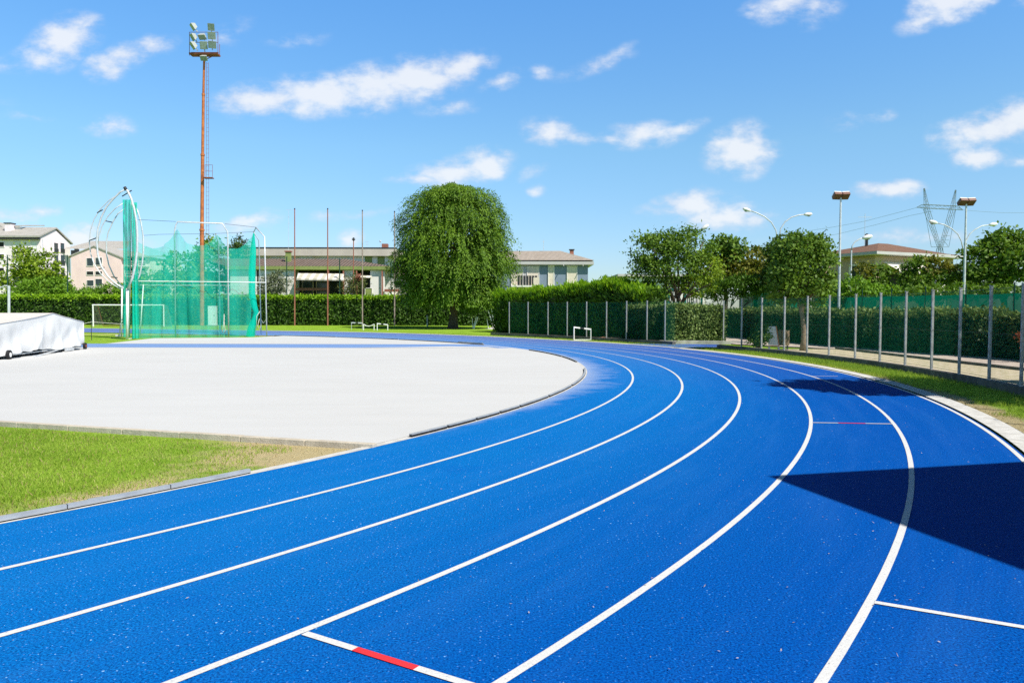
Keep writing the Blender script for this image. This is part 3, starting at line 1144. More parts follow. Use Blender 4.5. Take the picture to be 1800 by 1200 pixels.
def near_region(k, dry=False):
    x = RNG.uniform(-11, -1.4, k * 3)
    y = RNG.uniform(5.0, 13.2, k * 3)
    r = np.hypot(x - BC.x, y - BC.y)
    s = (x - chA.x) * chd.x + (y - chA.y) * chd.y
    o = (x - chA.x) * n_.x + (y - chA.y) * n_.y
    q = np.hypot(x + 2.2, y - 9.6)
    nz = np.sin(x * 3.1 + y * 1.7) + np.sin(x * 1.3 - y * 4.3) + np.sin(x * 6.7 + y * 5.1)
    bare = (q < .9 + .4 * nz) | ((q < 3.0 + .5 * nz) & (RNG.random(len(x)) < .55)) | ((o < .32 + .06 * nz) & (RNG.random(len(x)) < .8)) | ((r > 29.85 + .05 * nz) & (RNG.random(len(x)) < .6))
    keep = (r < R0 - .2) & (o > .2) & (x / y > -.75)
    keep &= (bare & (RNG.random(len(x)) < .35)) if dry else ~bare
    x, y = x[keep][:k], y[keep][:k]
    return np.stack([x, y, np.full(len(x), -.04)], 1)


def right_region(k, dry=False):
    th = RNG.uniform(math.radians(-25), math.radians(16), k * 2)
    r = RNG.uniform(RO + .46, RF - .12, k * 2)
    x, y = BC.x + np.cos(th) * r, BC.y + np.sin(th) * r
    nz = np.sin(x * 3.1 + y * 1.7) + np.sin(x * 1.3 - y * 4.3) + np.sin(x * 6.7 + y * 5.1)
    lim = np.where(y < 17, .5, .15) * (1 + .25 * nz)
    bare = r < RO + .46 + lim
    keep = (bare & (RNG.random(len(x)) < .4)) if dry else ~bare
    x, y = x[keep][:k], y[keep][:k]
    return np.stack([x, y, np.full(len(x), -.04)], 1)


def far_region(k):
    th = RNG.uniform(math.radians(18), math.radians(60), k)
    r = RNG.uniform(RO + .2, 40.0, k)
    x, y = BC.x + np.cos(th) * r, BC.y + np.sin(th) * r
    return np.stack([x, y, gz(y) - .04], 1)


blades([(near_region, 70000, .025, .058, 0), (lambda k: near_region(k, True), 6000, .03, .06, 1), (near_region, 5000, .03, .065, 1),
        (right_region, 42000, .05, .12, 0), (lambda k: right_region(k, True), 6000, .03, .07, 1), (far_region, 14000, .06, .12, 0)], 'grass')

# ------------------------------------------------------------------ inner rail pieces
def rail(th0, th1, r, label, z=.0, grp='kerb rails along the inner edge', zf=.036):
    c = BC + Vector((math.cos((th0 + th1) / 2), math.sin((th0 + th1) / 2))) * r
    zc = float(gz(c.y)) + z
    root = thing('kerb_rail', label, 'kerb rail', (c.x, c.y, zc), grp)
    n = 12
    top, sk = MB(), MB()
    vs, vk = [], []
    for k in range(n + 1):
        th = th0 + (th1 - th0) * k / n
        d = Vector((math.cos(th), math.sin(th)))
        for (rr, zz) in ((-.025, zf), (-.025, .05), (.025, .05), (.025, zf)):
            q = BC + d * (r + rr)
            vs.append((q.x, q.y, zc + zz))
        for (rr, zz) in ((-.024, .004), (-.024, zf), (.022, zf), (.022, .004)):
            q = BC + d * (r + rr)
            vk.append((q.x, q.y, zc + zz))
    for vv, m in ((vs, top), (vk, sk)):
        m.add(vv, [(4 * k + j, 4 * k + (j + 1) % 4, 4 * k + 4 + (j + 1) % 4, 4 * k + 4 + j) for k in range(n) for j in range(4)] + [(0, 1, 2, 3), (4 * n + 3, 4 * n + 2, 4 * n + 1, 4 * n)])
    top.build('rail_top', M_ALUD, root)
    sk.build('rail_gap_shade', M_RUBBER_SHADE, root)  # black strip stands in for the shadowed gap under the rail
    return root


def th_px(u, v):
    g = G(u, v)
    return math.atan2(g.y - BC.y, g.x - BC.x)


rr = R0 - .06
seg = [((-60, 936), (122, 898), 'grey kerb rail at the near lawn corner, cut by the left edge of the picture'),
       ((124, 897.5), (300, 861), 'grey kerb rail beside the near lawn, middle one of the three'),
       ((302, 860.6), (441, 832), 'grey kerb rail ending by the bare soil of the near lawn'),
       ((728, 769), (790, 753.5), 'kerb rail with a dark open end at the near corner of the pale slab'),
       ((794, 752.5), (841, 740), 'short kerb rail, second from the near corner of the pale slab'),
       ((845, 739), (884, 728), 'short kerb rail, third from the near corner of the pale slab'),
       ((887, 727), (918, 717), 'short kerb rail, fourth from the near corner of the pale slab'),
       ((921, 716), (968, 699), 'kerb rail where the pale slab starts to round'),
       ((971, 698), (1004, 680), 'kerb rail just before the tip of the pale slab'),
       ((1006, 678.5), (1029, 649), 'kerb rail round the very tip of the pale slab'),
       ((1013, 636.5), (984, 627.5), 'dark kerb rail past the tip on the far side of the pale slab'),
       ((983, 627), (930, 615.6), 'far dark kerb rail ending near the blue runway'),
       ]
for (p, q, lb) in seg:
    rail(th_px(*p), th_px(*q), rr, lb, zf=.014 if 'lawn' in lb else .036)
# second rails laid beside on the lawn
for (p, q, lb) in (((158, 883.5), (184, 878), 'short spare rail piece on the near lawn edge, left one of two'), ((320, 849.5), (346, 844.5), 'short spare rail piece on the near lawn edge, nearer the bare soil')):
    t0, t1 = th_px(*p), th_px(*q)
    rail(t0, t1, rr - .11, lb, z=-.02, zf=.014)
for (u0, u1, lb) in ((482, 590, 'thin dark kerb rail on the far bend right of the throwing cage'), (592, 700, 'thin dark kerb rail on the far bend, middle length'), (702, 812, 'thin dark kerb rail on the far bend nearest the loose rails')):
    f_ = lambda u: math.radians(70 - (u - 480) / 370 * 40)
    def th_u(u):
        best = min((abs(900 + (BC.x + math.cos(t) * rr) / (BC.y + math.sin(t) * rr) * FPX - u), t) for t in (math.radians(20 + .05 * k) for k in range(1100)))
        return best[1]
    rail(th_u(u0), th_u(u1), rr, lb)


def loose_rail(p, q, label):
    a, b = G(*p), G(*q)
    root = thing('kerb_rail', label, 'kerb rail', a, 'loose kerb rails on the far bend')
    MB().bar(a + Vector((0, 0, .05)), b + Vector((0, 0, .05)), .09, .022).build('rail_top', M_ALUD, root)
    MB().bar(a + Vector((0, 0, .022)), b + Vector((0, 0, .022)), .075, .034).build('rail_gap_shade', M_RUBBER_SHADE, root)  # gap shade below the loose rail, put in as a black bar


loose_rail((806, 602), (848, 604.3), 'loose kerb rail lying across the inner lane, farther of the two')
loose_rail((812, 603.6), (850, 606.2), 'loose kerb rail lying across the inner lane, nearer of the two')

# ------------------------------------------------------------------ track fence with low wall
def fence_run(name, label, us, rfun, kz, hp, kerb_label):
    pts = []
    for u in us:
        best = None
        for k in range(3200):
            th = math.radians(-30 + .03 * k)
            r = rfun(th)
            x, y = BC.x + math.cos(th) * r, BC.y + math.sin(th) * r
            if y < 3:
                continue
            e = abs(900 + x / y * FPX - u)
            if best is None or e < best[0]:
                best = (e, th, x, y)
        pts.append((best[2], best[3]))
    root = thing(name, label, 'fence', (pts[0][0], pts[0][1], float(gz(pts[0][1])) + kz))
    for (x, y) in pts:
        z = float(gz(y)) + kz
        m = MB()
        d = (Vector((x, y)) - BC).normalized()
        m.box((x, y, z + hp / 2 - .15), (.056, .056, hp + .3), (d.x, d.y, 0))
        m.box((x, y, z + hp + .008), (.074, .074, .016), (d.x, d.y, 0))
        for k in range(9):                       # hook slots up the face of the post
            m.box((x - d.x * .034, y - d.y * .034, z + .2 + k * .25), (.006, .02, .12), (d.x, d.y, 0))
        m.build('post', M_POST, root)
    net, wire = MB(), MB()
    for (a, b) in zip(pts[:-1], pts[1:]):
        za, zb = float(gz(a[1])) + kz, float(gz(b[1])) + kz
        net.add([(a[0], a[1], za + .05), (b[0], b[1], zb + .05), (b[0], b[1], zb + hp - .05), (a[0], a[1], za + hp - .05)], [(0, 1, 2, 3)])
    net.build('mesh_panel', M_FNET, root, recalc=False)
    for h in (.06, hp / 2, hp - .06):
        wire = MB()
        wire.tube([(x, y, float(gz(y)) + kz + h) for (x, y) in pts], .005, 4)
        wire.build('wire', M_DPOST, root)
    return pts


def low_wall(label, th0, th1, r, z0, z1, n=60):
    m = MB()
    vs = []
    for k in range(n + 1):
        th = math.radians(th0 + (th1 - th0) * k / n)
        d = Vector((math.cos(th), math.sin(th)))
        for (rr_, zz) in ((-.10, z0), (-.10, z1), (.10, z1 + .005), (.10, z0)):
            q = BC + d * (r + rr_)
            vs.append((q.x, q.y, float(gz(q.y)) + zz))
    m.add(vs, [(4 * k + j, 4 * k + (j + 1) % 4, 4 * k + 4 + (j + 1) % 4, 4 * k + 4 + j) for k in range(n) for j in range(4)] + [(0, 1, 2, 3), (4 * n + 3, 4 * n + 2, 4 * n + 1, 4 * n)])
    return tag(m.build('low_wall', M_MOSSY), label, 'low wall')


KZ, HP = .16, 2.22
US_R = [1304, 1339, 1379, 1419, 1457.5, 1504, 1547.5, 1592, 1639, 1688, 1741, 1798, 1862, 1940, 2040, 2170, 2350, 2600]
US_L = [895, 928, 963, 997, 1031, 1066, 1101, 1137, 1169]
fence_run('wire_fence', 'long curved wire fence of grey posts between the right lawn strip and gravel path', US_R, lambda th: RF, KZ, HP, '')
fence_run('wire_fence', 'curved wire mesh fence of grey posts in front of the tall bright green hedge', US_L, lambda th: RF, KZ, HP, '')
low_wall('dark low concrete wall under the right wire fence beside the gravel path', -34, 17.5, RF, -.06, KZ)
low_wall('dark low concrete wall under the wire fence below the tall bright hedge', 23.2, 48.5, RF, -.06, KZ)
# jog of the fence round the clipped hedge
ja, jb, jc = P(1169, 560, 40.8), P(1221, 560, 45.5), P(1272, 560, 42.8)
root = thing('wire_fence', 'short wire mesh fence of grey posts round the sunlit clipped hedge', 'fence', (jb.x, jb.y, .1))
for q in (jb, jc):
    m = MB().box((q.x, q.y, 1.2), (.062, .062, 2.4))
    m.box((q.x, q.y, 2.408), (.074, .074, .016))
    m.build('post', M_POST, root)
m = MB()
jd = P(1304, 560, 37.4)
for a, b in ((ja, jb), (jb, jc), (jc, jd)):
    m.add([(a.x, a.y, .2), (b.x, b.y, .2), (b.x, b.y, 2.35), (a.x, a.y, 2.35)], [(0, 1, 2, 3)])
m.build('mesh_panel', M_FNET, root, recalc=False)

# ------------------------------------------------------------------ hedges
fa, fb = P(-160, 560, 84.5), P(748, 560, 84.5)
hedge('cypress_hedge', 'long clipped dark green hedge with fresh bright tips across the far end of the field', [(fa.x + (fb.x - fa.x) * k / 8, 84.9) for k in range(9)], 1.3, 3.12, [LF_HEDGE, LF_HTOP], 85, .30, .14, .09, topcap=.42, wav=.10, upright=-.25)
fc = P(905, 560, 84.5)
hedge('cypress_hedge', 'dark clipped hedge in the shade behind the big round tree', [(fb.x + .1, 84.9), (fc.x, 84.9)], 1.3, 3.1, [LF_HEDGE, LF_HTOP], 85, .30, .14, .09, topcap=.35, wav=.10, upright=-.25)
# tall thuja hedge behind the left wire fence
tp = [P(884, 560, 62.0), P(960, 560, 57.5), P(1030, 560, 53.5), P(1092, 560, 50.0), P(1150, 560, 48.0)]
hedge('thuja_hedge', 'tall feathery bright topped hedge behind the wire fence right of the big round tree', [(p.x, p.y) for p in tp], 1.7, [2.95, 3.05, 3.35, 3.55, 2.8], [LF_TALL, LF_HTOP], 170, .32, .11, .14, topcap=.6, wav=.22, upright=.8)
# sunlit clipped laurel in front, L-shaped
h0, h1, h2 = P(1118, 560, 46.2), P(1171, 560, 42.2), P(1262, 560, 43.8)
hedge('laurel_hedge', 'low clipped leafy hedge block in sun on a concrete kerb by the blue spur', [(P(1173, 560, 42.6).x + .0, 42.9), (P(1264, 560, 43.4).x, 43.6)], 1.3, 2.02, [LF_LAUREL, LF_LAUREL], 420, .16, .085, .06, wav=.07, upright=0)
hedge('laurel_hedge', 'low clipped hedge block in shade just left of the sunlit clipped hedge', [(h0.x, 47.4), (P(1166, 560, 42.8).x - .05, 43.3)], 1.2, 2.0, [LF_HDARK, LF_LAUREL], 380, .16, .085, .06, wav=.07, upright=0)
mb = MB()
ka, kb = G(1160, 603.5), G(1315, 604.8)
mb.bar(ka + Vector((0, .1, .07)), kb + Vector((0, .1, .07)), .22, .2)
tag(mb.build('kerb', M_CONC, bevel=.01), 'pale concrete kerb under the sunlit clipped hedge at the blue spur', 'kerb')
# laurel hedges along the gravel path, clipped into separate blocks
HB = [((19.25, 24.0), (18.55, 29.2), 1.60, 'rounded laurel hedge block with a red leafed spray near the right edge'),
      ((18.35, 29.9), (17.2, 35.8), 1.70, 'clipped laurel hedge block behind the shaded fence posts on the right'),
      ((17.05, 36.6), (16.5, 41.6), 1.68, 'laurel hedge block with sunlit top just right of the slim pale trunk'),
      ((16.3, 42.2), (15.6, 55), 1.78, 'clipped laurel hedge block behind the white board and the slim tree')]
for (a, b, h, lb) in HB:
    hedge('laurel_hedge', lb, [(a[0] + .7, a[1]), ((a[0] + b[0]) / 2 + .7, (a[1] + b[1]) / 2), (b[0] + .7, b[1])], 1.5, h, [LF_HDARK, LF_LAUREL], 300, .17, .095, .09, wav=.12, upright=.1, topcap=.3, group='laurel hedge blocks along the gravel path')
r_ = P(1795, 612, 26.5)
shrub('photinia_shrub', 'small red leafed spray beside the gravel path at the right edge', [(r_.x - .05, 26.3, .85, .2, .2, .28)], [LF_RED, LF_LAUREL], .8, .16, .09, .05, per=16)

# ------------------------------------------------------------------ green windscreen fences
def screen(label, a, b, ha, hb, nposts, zb=.9):
    a, b = Vector(a), Vector(b)
    root = thing('windscreen_fence', label, 'fence', (a.x, a.y, .0))
    n = 40
    mb = MB()
    nrm = Vector((-(b - a).y, (b - a).x)).normalized()
    def fn(s, t):
        p = a.lerp(b, s) + nrm * (.03 * math.sin(s * nposts * 2 * math.pi) + .02 * math.sin(s * 90 + t * 3))
        return (p.x, p.y, zb + (ha + (hb - ha) * s - zb - .03 * abs(math.sin(s * nposts * math.pi))) * t)
    mb.grid(fn, n * 3, 4)
    mb.build('fabric', M_SCREEN, root, recalc=False)
    for k in range(nposts + 1):
        p = a.lerp(b, k / nposts)
        MB().tube([(p.x, p.y, 0), (p.x, p.y, ha + (hb - ha) * k / nposts + .45)], .03, 8).build('post', M_DPOST, root)


screen('long dark green fabric screen fence behind the laurel hedge blocks', (21.3, 22), (20.4, 51), 2.50, 2.72, 9)
sa, sb = P(1300, 530, 58), P(1372, 530, 58)
screen('small dark green fabric screen fence left of the slim tree', (sa.x, 58), (sb.x + 1.2, 57.5), 3.25, 3.25, 2)

# ------------------------------------------------------------------ big weeping tree
def weeping_tree():
    Y = 71.0
    base = P(796, 578, Y)
    base.z = float(gz(Y)) - .05
    k = Y / FPX
    prof = [(326, 22), (331, 42), (339, 60), (352, 76), (370, 86), (395, 98), (425, 105), (455, 106), (485, 100), (512, 89), (534, 74), (552, 58), (566, 42)]
    zs = np.array([P(797, v, Y).z for v, _ in prof])[::-1]
    rs = np.array([r * k * .965 for _, r in prof])[::-1]
    cx = P(797, 450, Y).x
    root = thing('weeping_elm', 'big round crowned weeping tree standing on the far lawn by the bend', 'tree', base)
    tt = Vector((cx + .1, Y, 5.2))
    limbs = []
    for i in range(16):
        ph = i * 2.4
        z = random.uniform(5, 12.6)
        r = float(np.interp(z, zs, rs)) * random.uniform(.45, .75)
        s = base.lerp(tt, random.uniform(.6, 1))
        limbs.append((s, (cx + math.cos(ph) * r, Y + math.sin(ph) * r, z), random.uniform(.09, .16)))
    trunk_mb(base, tt, .42, .32, limbs, .1).build('trunk', M_BARK, root, smooth=True)
    P_, D_, N_ = [], [], []
    nb = 560
    for j in range(nb):
        ph = RNG.uniform(0, 2 * np.pi)
        zt = 2.6 + (12.8 - 2.6) * (RNG.beta(1.3, .85) if RNG.random() < .62 else RNG.random() * .45)
        inner = RNG.random() < .22
        Rt = float(np.interp(zt - .9 * float(sst(8, 12, zt)), zs, rs)) * (RNG.uniform(.45, .75) if inner else RNG.uniform(.80, 1.07))
        up = RNG.uniform(.5, 1.5) * np.clip((14.0 - zt) / 2.2, .25, 1)
        ntw = int(26 if Rt > 2.2 else 16)
        for q in range(ntw):
            s0 = RNG.uniform(.35 if zt < 10.8 else .0, 1.0)
            lat = RNG.normal(0, .42)
            L = RNG.uniform(.55, 1.7) * (.7 if zt > 12 else 1)
            m = max(5, int(L / .088))
            t = np.linspace(0, 1, m)
            sr = s0 + t * .16
            r = Rt * ((.3 + .7 * np.minimum(sr, 1.12)) if zt < 10.8 else np.minimum(sr, 1.12)) + .25 * t
            z = zt + up * (1 - s0 ** 2.0) - L * .95 * t ** 1.5 + .25 * t * (1 - t) * 2
            z = np.maximum(z, 1.75 + .55 * np.sin(ph * 4))
            a_ = ph + lat / max(Rt, 1.0) + t * RNG.normal(0, .03)
            p = np.stack([cx + np.cos(a_) * r, Y + np.sin(a_) * r, z], 1) + RNG.normal(0, .055, (m, 3))
            tan = np.gradient(p, axis=0)
            tan /= (np.linalg.norm(tan, axis=1, keepdims=True) + 1e-9)
            out = np.stack([np.cos(a_), np.sin(a_), np.zeros(m)], 1)
            P_.append(p)
            D_.append(tan * .9 + rdirs(m) * .6 + np.array([0, 0, -.25]) + out * .2)
            N_.append(out * .7 + np.array([0, 0, .8]) + rdirs(m) * .55)
    for q in range(46):                      # loose shoots that break the outline
        ph = RNG.uniform(0, 2 * np.pi)
        zt = RNG.uniform(6, 12.7)
        R_ = float(np.interp(zt, zs, rs))
        m = 16
        t = np.linspace(0, 1, m)
        r = R_ * .9 + t * RNG.uniform(.6, 1.3)
        z = zt + .7 * t - 1.1 * t * t + .3
        p = np.stack([cx + np.cos(ph) * r, Y + np.sin(ph) * r, z], 1) + RNG.normal(0, .05, (m, 3))
        tan = np.gradient(p, axis=0)
        P_.append(p), D_.append(tan / .1 + rdirs(m) * .7), N_.append(np.tile([0, 0, 1.0], (m, 1)) + rdirs(m) * .5)
    # a few loose shoots that break the outline at the top
    leaf_obj('crown', [(np.concatenate(P_), np.concatenate(D_), np.concatenate(N_), .23, .10, 0)], [LF_ELM], root)


weeping_tree()

# ------------------------------------------------------------------ other trees and shrubs
def gtree(name, label, u, vb, Y, vt, r0, blobs, mats, **kw):
    b = P(u, vb, Y)
    b.z = float(gz(Y)) - .05
    t = P(u, vt, Y)
    return tree(name, label, b, t, r0, blobs, mats, **kw)


# left, behind the far hedge
gtree('maple_tree', 'yellowish green tree with a pointed crown in front of the pale apartment block', 42, 560, 98, 490, .16,
      [pb(40, 468, 24, 30, 98), pb(28, 500, 30, 24, 98), pb(70, 505, 26, 24, 97.6), pb(38, 446, 12, 14, 98)], [LF_YEL], dens=1.0, cr=.8, L=.42, W=.26)
gtree('maple_tree', 'yellowish green rounded tree next to the pointed one', 76, 560, 97, 495, .15,
      [pb(75, 470, 26, 26, 97), pb(92, 492, 22, 26, 97), pb(62, 480, 18, 22, 96.5)], [LF_YEL], dens=1.0, cr=.8, L=.42, W=.26)
shrub('laurel_shrub', 'mid green rounded shrub rising over the far hedge at left', [pb(80, 508, 42, 22, 93), pb(110, 514, 22, 14, 93), pb(50, 514, 26, 14, 92)], [LF_BRIGHT], 1.0, .55, .32, .18)
shrub('laurel_shrub', 'low green shrub over the hedge below the pink gabled house', [pb(160, 516, 26, 9, 92), pb(195, 512, 22, 12, 92)], [LF_BRIGHT], 1.0, .5, .3, .16)
gtree('broadleaf_tree', 'broad leafy tree seen through the green cage net beside the rusty mast', 330, 560, 100, 480, .25,
      [pb(325, 476, 40, 36, 100), pb(300, 500, 40, 24, 99), pb(375, 468, 36, 40, 100), pb(350, 500, 45, 24, 98), pb(365, 440, 22, 22, 100)], [LF_BRIGHT], dens=.75, cr=.9, L=.45, W=.28)
gtree('broadleaf_tree', 'small bushy tree seen through the green cage net near the football goal', 265, 560, 96, 505, .15,
      [pb(262, 500, 26, 20, 96), pb(240, 508, 22, 14, 95), pb(280, 510, 16, 12, 95)], [LF_BRIGHT], dens=.9, cr=.7, L=.4, W=.25)
gtree('conifer_tree', 'pointed dark conifer behind the right end of the green cage net', 421, 560, 104, 440, .2,
      [pb(421, 425, 10, 16, 104), pb(420, 445, 18, 18, 104), pb(420, 470, 24, 20, 104), pb(418, 497, 28, 20, 104)], [LF_DARK], dens=1.1, cr=.7, L=.4, W=.16, droop=.5)
shrub('olive_shrub', 'grey green olive bush in front of the house with the striped awning', [pb(478, 500, 20, 22, 89), pb(492, 495, 18, 20, 89), pb(466, 508, 14, 14, 89)], [LF_OLIVE], 1.1, .5, .28, .1)
shrub('oleander_shrub', 'leafy oleander bush with a few reddish blooms in front of the tile roofed house', [pb(612, 505, 14, 16, 88, mi=0), pb(626, 498, 16, 18, 88, mi=0), pb(630, 487, 4, 3, 87.2, mi=1)], [LF_OLEA, LF_PINK], .8, .4, .24, .09)
# behind the right fence
gtree('maple_tree', 'wide airy multi stemmed tree behind the sunlit clipped hedge', 1193, 575, 50, 520, .17,
      [pb(1150, 440, 40, 34, 50), pb(1210, 435, 48, 32, 50), pb(1185, 470, 56, 34, 50), pb(1135, 475, 30, 30, 50), pb(1240, 470, 30, 32, 50, mi=1), pb(1228, 500, 30, 20, 50, mi=1), pb(1140, 512, 32, 18, 50), pb(1172, 425, 36, 20, 50)],
      [LF_MID, LF_YEL], dens=.95, cr=.5, L=.20, W=.12, limbs_n=14, per=34)
gtree('broadleaf_tree', 'bronze tinted tree right behind the wide airy tree', 1275, 575, 60, 500, .2,
      [pb(1268, 445, 36, 28, 60), pb(1300, 470, 34, 28, 60, mi=1), pb(1262, 480, 32, 30, 60, mi=1), pb(1283, 432, 20, 16, 60)], [LF_MID, LF_BRN], dens=1.3, cr=.6, L=.3, W=.19, per=32)
gtree('broadleaf_tree', 'brownish low crowned tree below the tall double armed lamp', 1330, 575, 61, 500, .2,
      [pb(1328, 465, 24, 28, 61, mi=1), pb(1350, 480, 24, 34, 61, mi=1), pb(1318, 490, 28, 22, 61)], [LF_MID, LF_BRN], dens=1.3, cr=.6, L=.3, W=.19, per=32)
gtree('broadleaf_tree', 'dark tree just behind the slim tree below the lamp', 1375, 575, 55, 500, .2,
      [pb(1378, 440, 30, 24, 55), pb(1362, 470, 26, 34, 55), pb(1400, 430, 24, 18, 55), pb(1435, 440, 24, 22, 55)], [LF_DARK], dens=1.3, cr=.6, L=.28, W=.18, per=32)
shrub('thuja_shrub', 'bright feathery green hedge top between the wide tree and the screen fence', [pb(1265, 508, 34, 20, 56), pb(1305, 505, 34, 18, 56), pb(1345, 508, 24, 14, 56)], [LF_TALL], 1.2, .5, .3, .1, droop=-.8)
gtree('slim_tree', 'slim tree with pale trunk standing by the white board inside the fence', 1411, 617, 34.2, 500, .12,
      [pb(1408, 440, 46, 26, 34.2), pb(1385, 475, 40, 34, 34.2), pb(1432, 468, 38, 34, 34.2), pb(1410, 500, 50, 24, 34.2), pb(1432, 520, 22, 22, 34, mi=1), pb(1380, 515, 30, 18, 34.4), pb(1405, 425, 28, 14, 34.2)],
      [LF_MID, LF_BRIGHT], dens=1.15, cr=.36, L=.17, W=.105, bark=M_BARKL, limbs_n=12, per=32)
# in front of the terracotta roofed house
gtree('ornamental_tree', 'small bushy tree left in front of the house with the terracotta roof', 1535, 560, 50, 505, .12,
      [pb(1519, 483, 15, 20, 50, mi=1), pb(1546, 478, 17, 22, 50, mi=0), pb(1535, 500, 27, 14, 50)], [LF_MID, LF_BRN], dens=.9, cr=.42, L=.24, W=.15)
gtree('ornamental_tree', 'bushy bronze tinted tree in front of the cream awning', 1622, 560, 49, 505, .14,
      [pb(1602, 480, 24, 22, 49), pb(1640, 471, 26, 21, 49, mi=1), pb(1628, 494, 46, 16, 49), pb(1662, 482, 18, 18, 49, mi=1), pb(1618, 462, 15, 11, 49)], [LF_MID, LF_BRN], dens=.95, cr=.42, L=.24, W=.15)
gtree('ornamental_tree', 'dark small tree against the bright sky right of the house', 1690, 560, 50, 505, .12,
      [pb(1684, 482, 16, 19, 50), pb(1690, 498, 22, 15, 50)], [LF_DARK, LF_BRN], dens=.95, cr=.42, L=.24, W=.15)
gtree('plane_tree', 'large layered dark tree at the right edge behind the lamp post', 1765, 560, 47, 490, .22,
      [pb(1720, 458, 26, 26, 47), pb(1765, 440, 40, 30, 47), pb(1792, 465, 40, 30, 46), pb(1740, 485, 40, 20, 47), pb(1768, 420, 26, 14, 47), pb(1815, 440, 30, 24, 47)], [LF_MID], dens=1.25, cr=.5, L=.26, W=.17, per=32)
shrub('privet_shrub', 'bright green shrub behind the screen fence below the house wall', [pb(1500, 505, 26, 16, 47), pb(1480, 512, 24, 14, 47), pb(1530, 512, 24, 10, 47), pb(1565, 516, 30, 9, 47)], [LF_BRIGHT], 1.1, .4, .22, .12)
shrub('privet_shrub', 'bright green shrub behind the screen fence near the right lamp post', [pb(1655, 512, 40, 10, 46), pb(1720, 512, 40, 9, 46), pb(1770, 512, 30, 8, 45), pb(1610, 518, 30, 8, 46)], [LF_MID], 1.1, .4, .22, .12)
shrub('dark_shrub', 'small dark bushy shrub in front of the white board behind the fence', [pb(1333, 588, 14, 20, 34.8), pb(1344, 586, 11, 14, 34.4), pb(1326, 598, 10, 10, 34.6)], [LF_DARK], 1.2, .2, .1, .065)
# trees beyond the right edge whose shade falls on the outer lanes
tree('plane_tree', 'leafy tree just beyond the right edge that shades the outer lanes', (13.6, 13.4, 0), (13.6, 13.4, 5.4), .17,
     [(13.0, 14.0, 7.0, 1.9, 1.7, 1.3, 0), (14.8, 13.2, 7.3, 1.8, 1.8, 1.4, 0), (13.6, 13.0, 8.2, 1.5, 1.4, 1.0, 0), (15.3, 15.0, 6.6, 1.9, 1.9, 1.4, 0), (12.2, 14.6, 6.6, 1.5, 1.1, 1.0, 0), (15.6, 11.6, 7.2, 2.1, 2.0, 1.3, 0)], [LF_MID], dens=1.3, cr=.45, L=.22, W=.15)
tree('plane_tree', 'second leafy tree beyond the right edge that shades the fence posts', (17.2, 12.0, 0), (17.2, 12.0, 5.2), .17,
     [(16.8, 12.3, 6.6, 2.0, 2.0, 1.6, 0), (18.0, 11.6, 7.0, 2.0, 2.0, 1.6, 0), (16.6, 13.0, 5.4, 1.6, 1.6, 1.1, 0)], [LF_MID], dens=1.3, cr=.45, L=.22, W=.15)

# ------------------------------------------------------------------ grandstand roof whose corner shades the outer lanes
tipp = G(1388, 842)
RH = 5.6
dh = RH / math.tan(SUN_ELEV)
cx_, cy_ = tipp.x + math.sin(SUN_AZ) * dh, tipp.y + math.cos(SUN_AZ) * dh
eA = (G(1800, 818) - tipp).normalized()
eB = (G(1800, 990) - tipp).normalized()
root = thing('grandstand', 'covered grandstand beside the bend beyond the right edge whose roof shades the lanes', 'grandstand', (cx_ + 3, cy_ - 3, 0))
c0 = Vector((cx_, cy_, RH))
MB().prism([c0, c0 + eA * 11, c0 + eA * 11 + eB * 26, c0 + eB * 26], (0, 0, .28)).build('roof', M_GREYW, root)
for k in range(6):
    p = c0 + eA * 9.6 + eB * (1 + k * 4.8)
    MB().bar((p.x, p.y, 0), (p.x, p.y, RH), .3).build('column', M_CONC, root)
m = MB()
for k in range(5):
    a = c0 + eA * (5 + k * .9) + eB * .4
    q = [Vector((a.x, a.y, 0)), Vector((a.x, a.y, 0)) + eB * 25]
    m.prism([q[0], q[0] + eA * .898, q[1] + eA * .898, q[1]], (0, 0, .45 + .42 * k))
m.build('seating_steps', M_CONC, root)
a = c0 + eA * 10.4
MB().prism([Vector((a.x, a.y, 0)), Vector((a.x, a.y, 0)) + eA * .25, Vector((a.x, a.y, 0)) + eA * .25 + eB * 25.8, Vector((a.x, a.y, 0)) + eB * 25.8], (0, 0, RH - .01)).build('back_wall', M_GREYW, root)

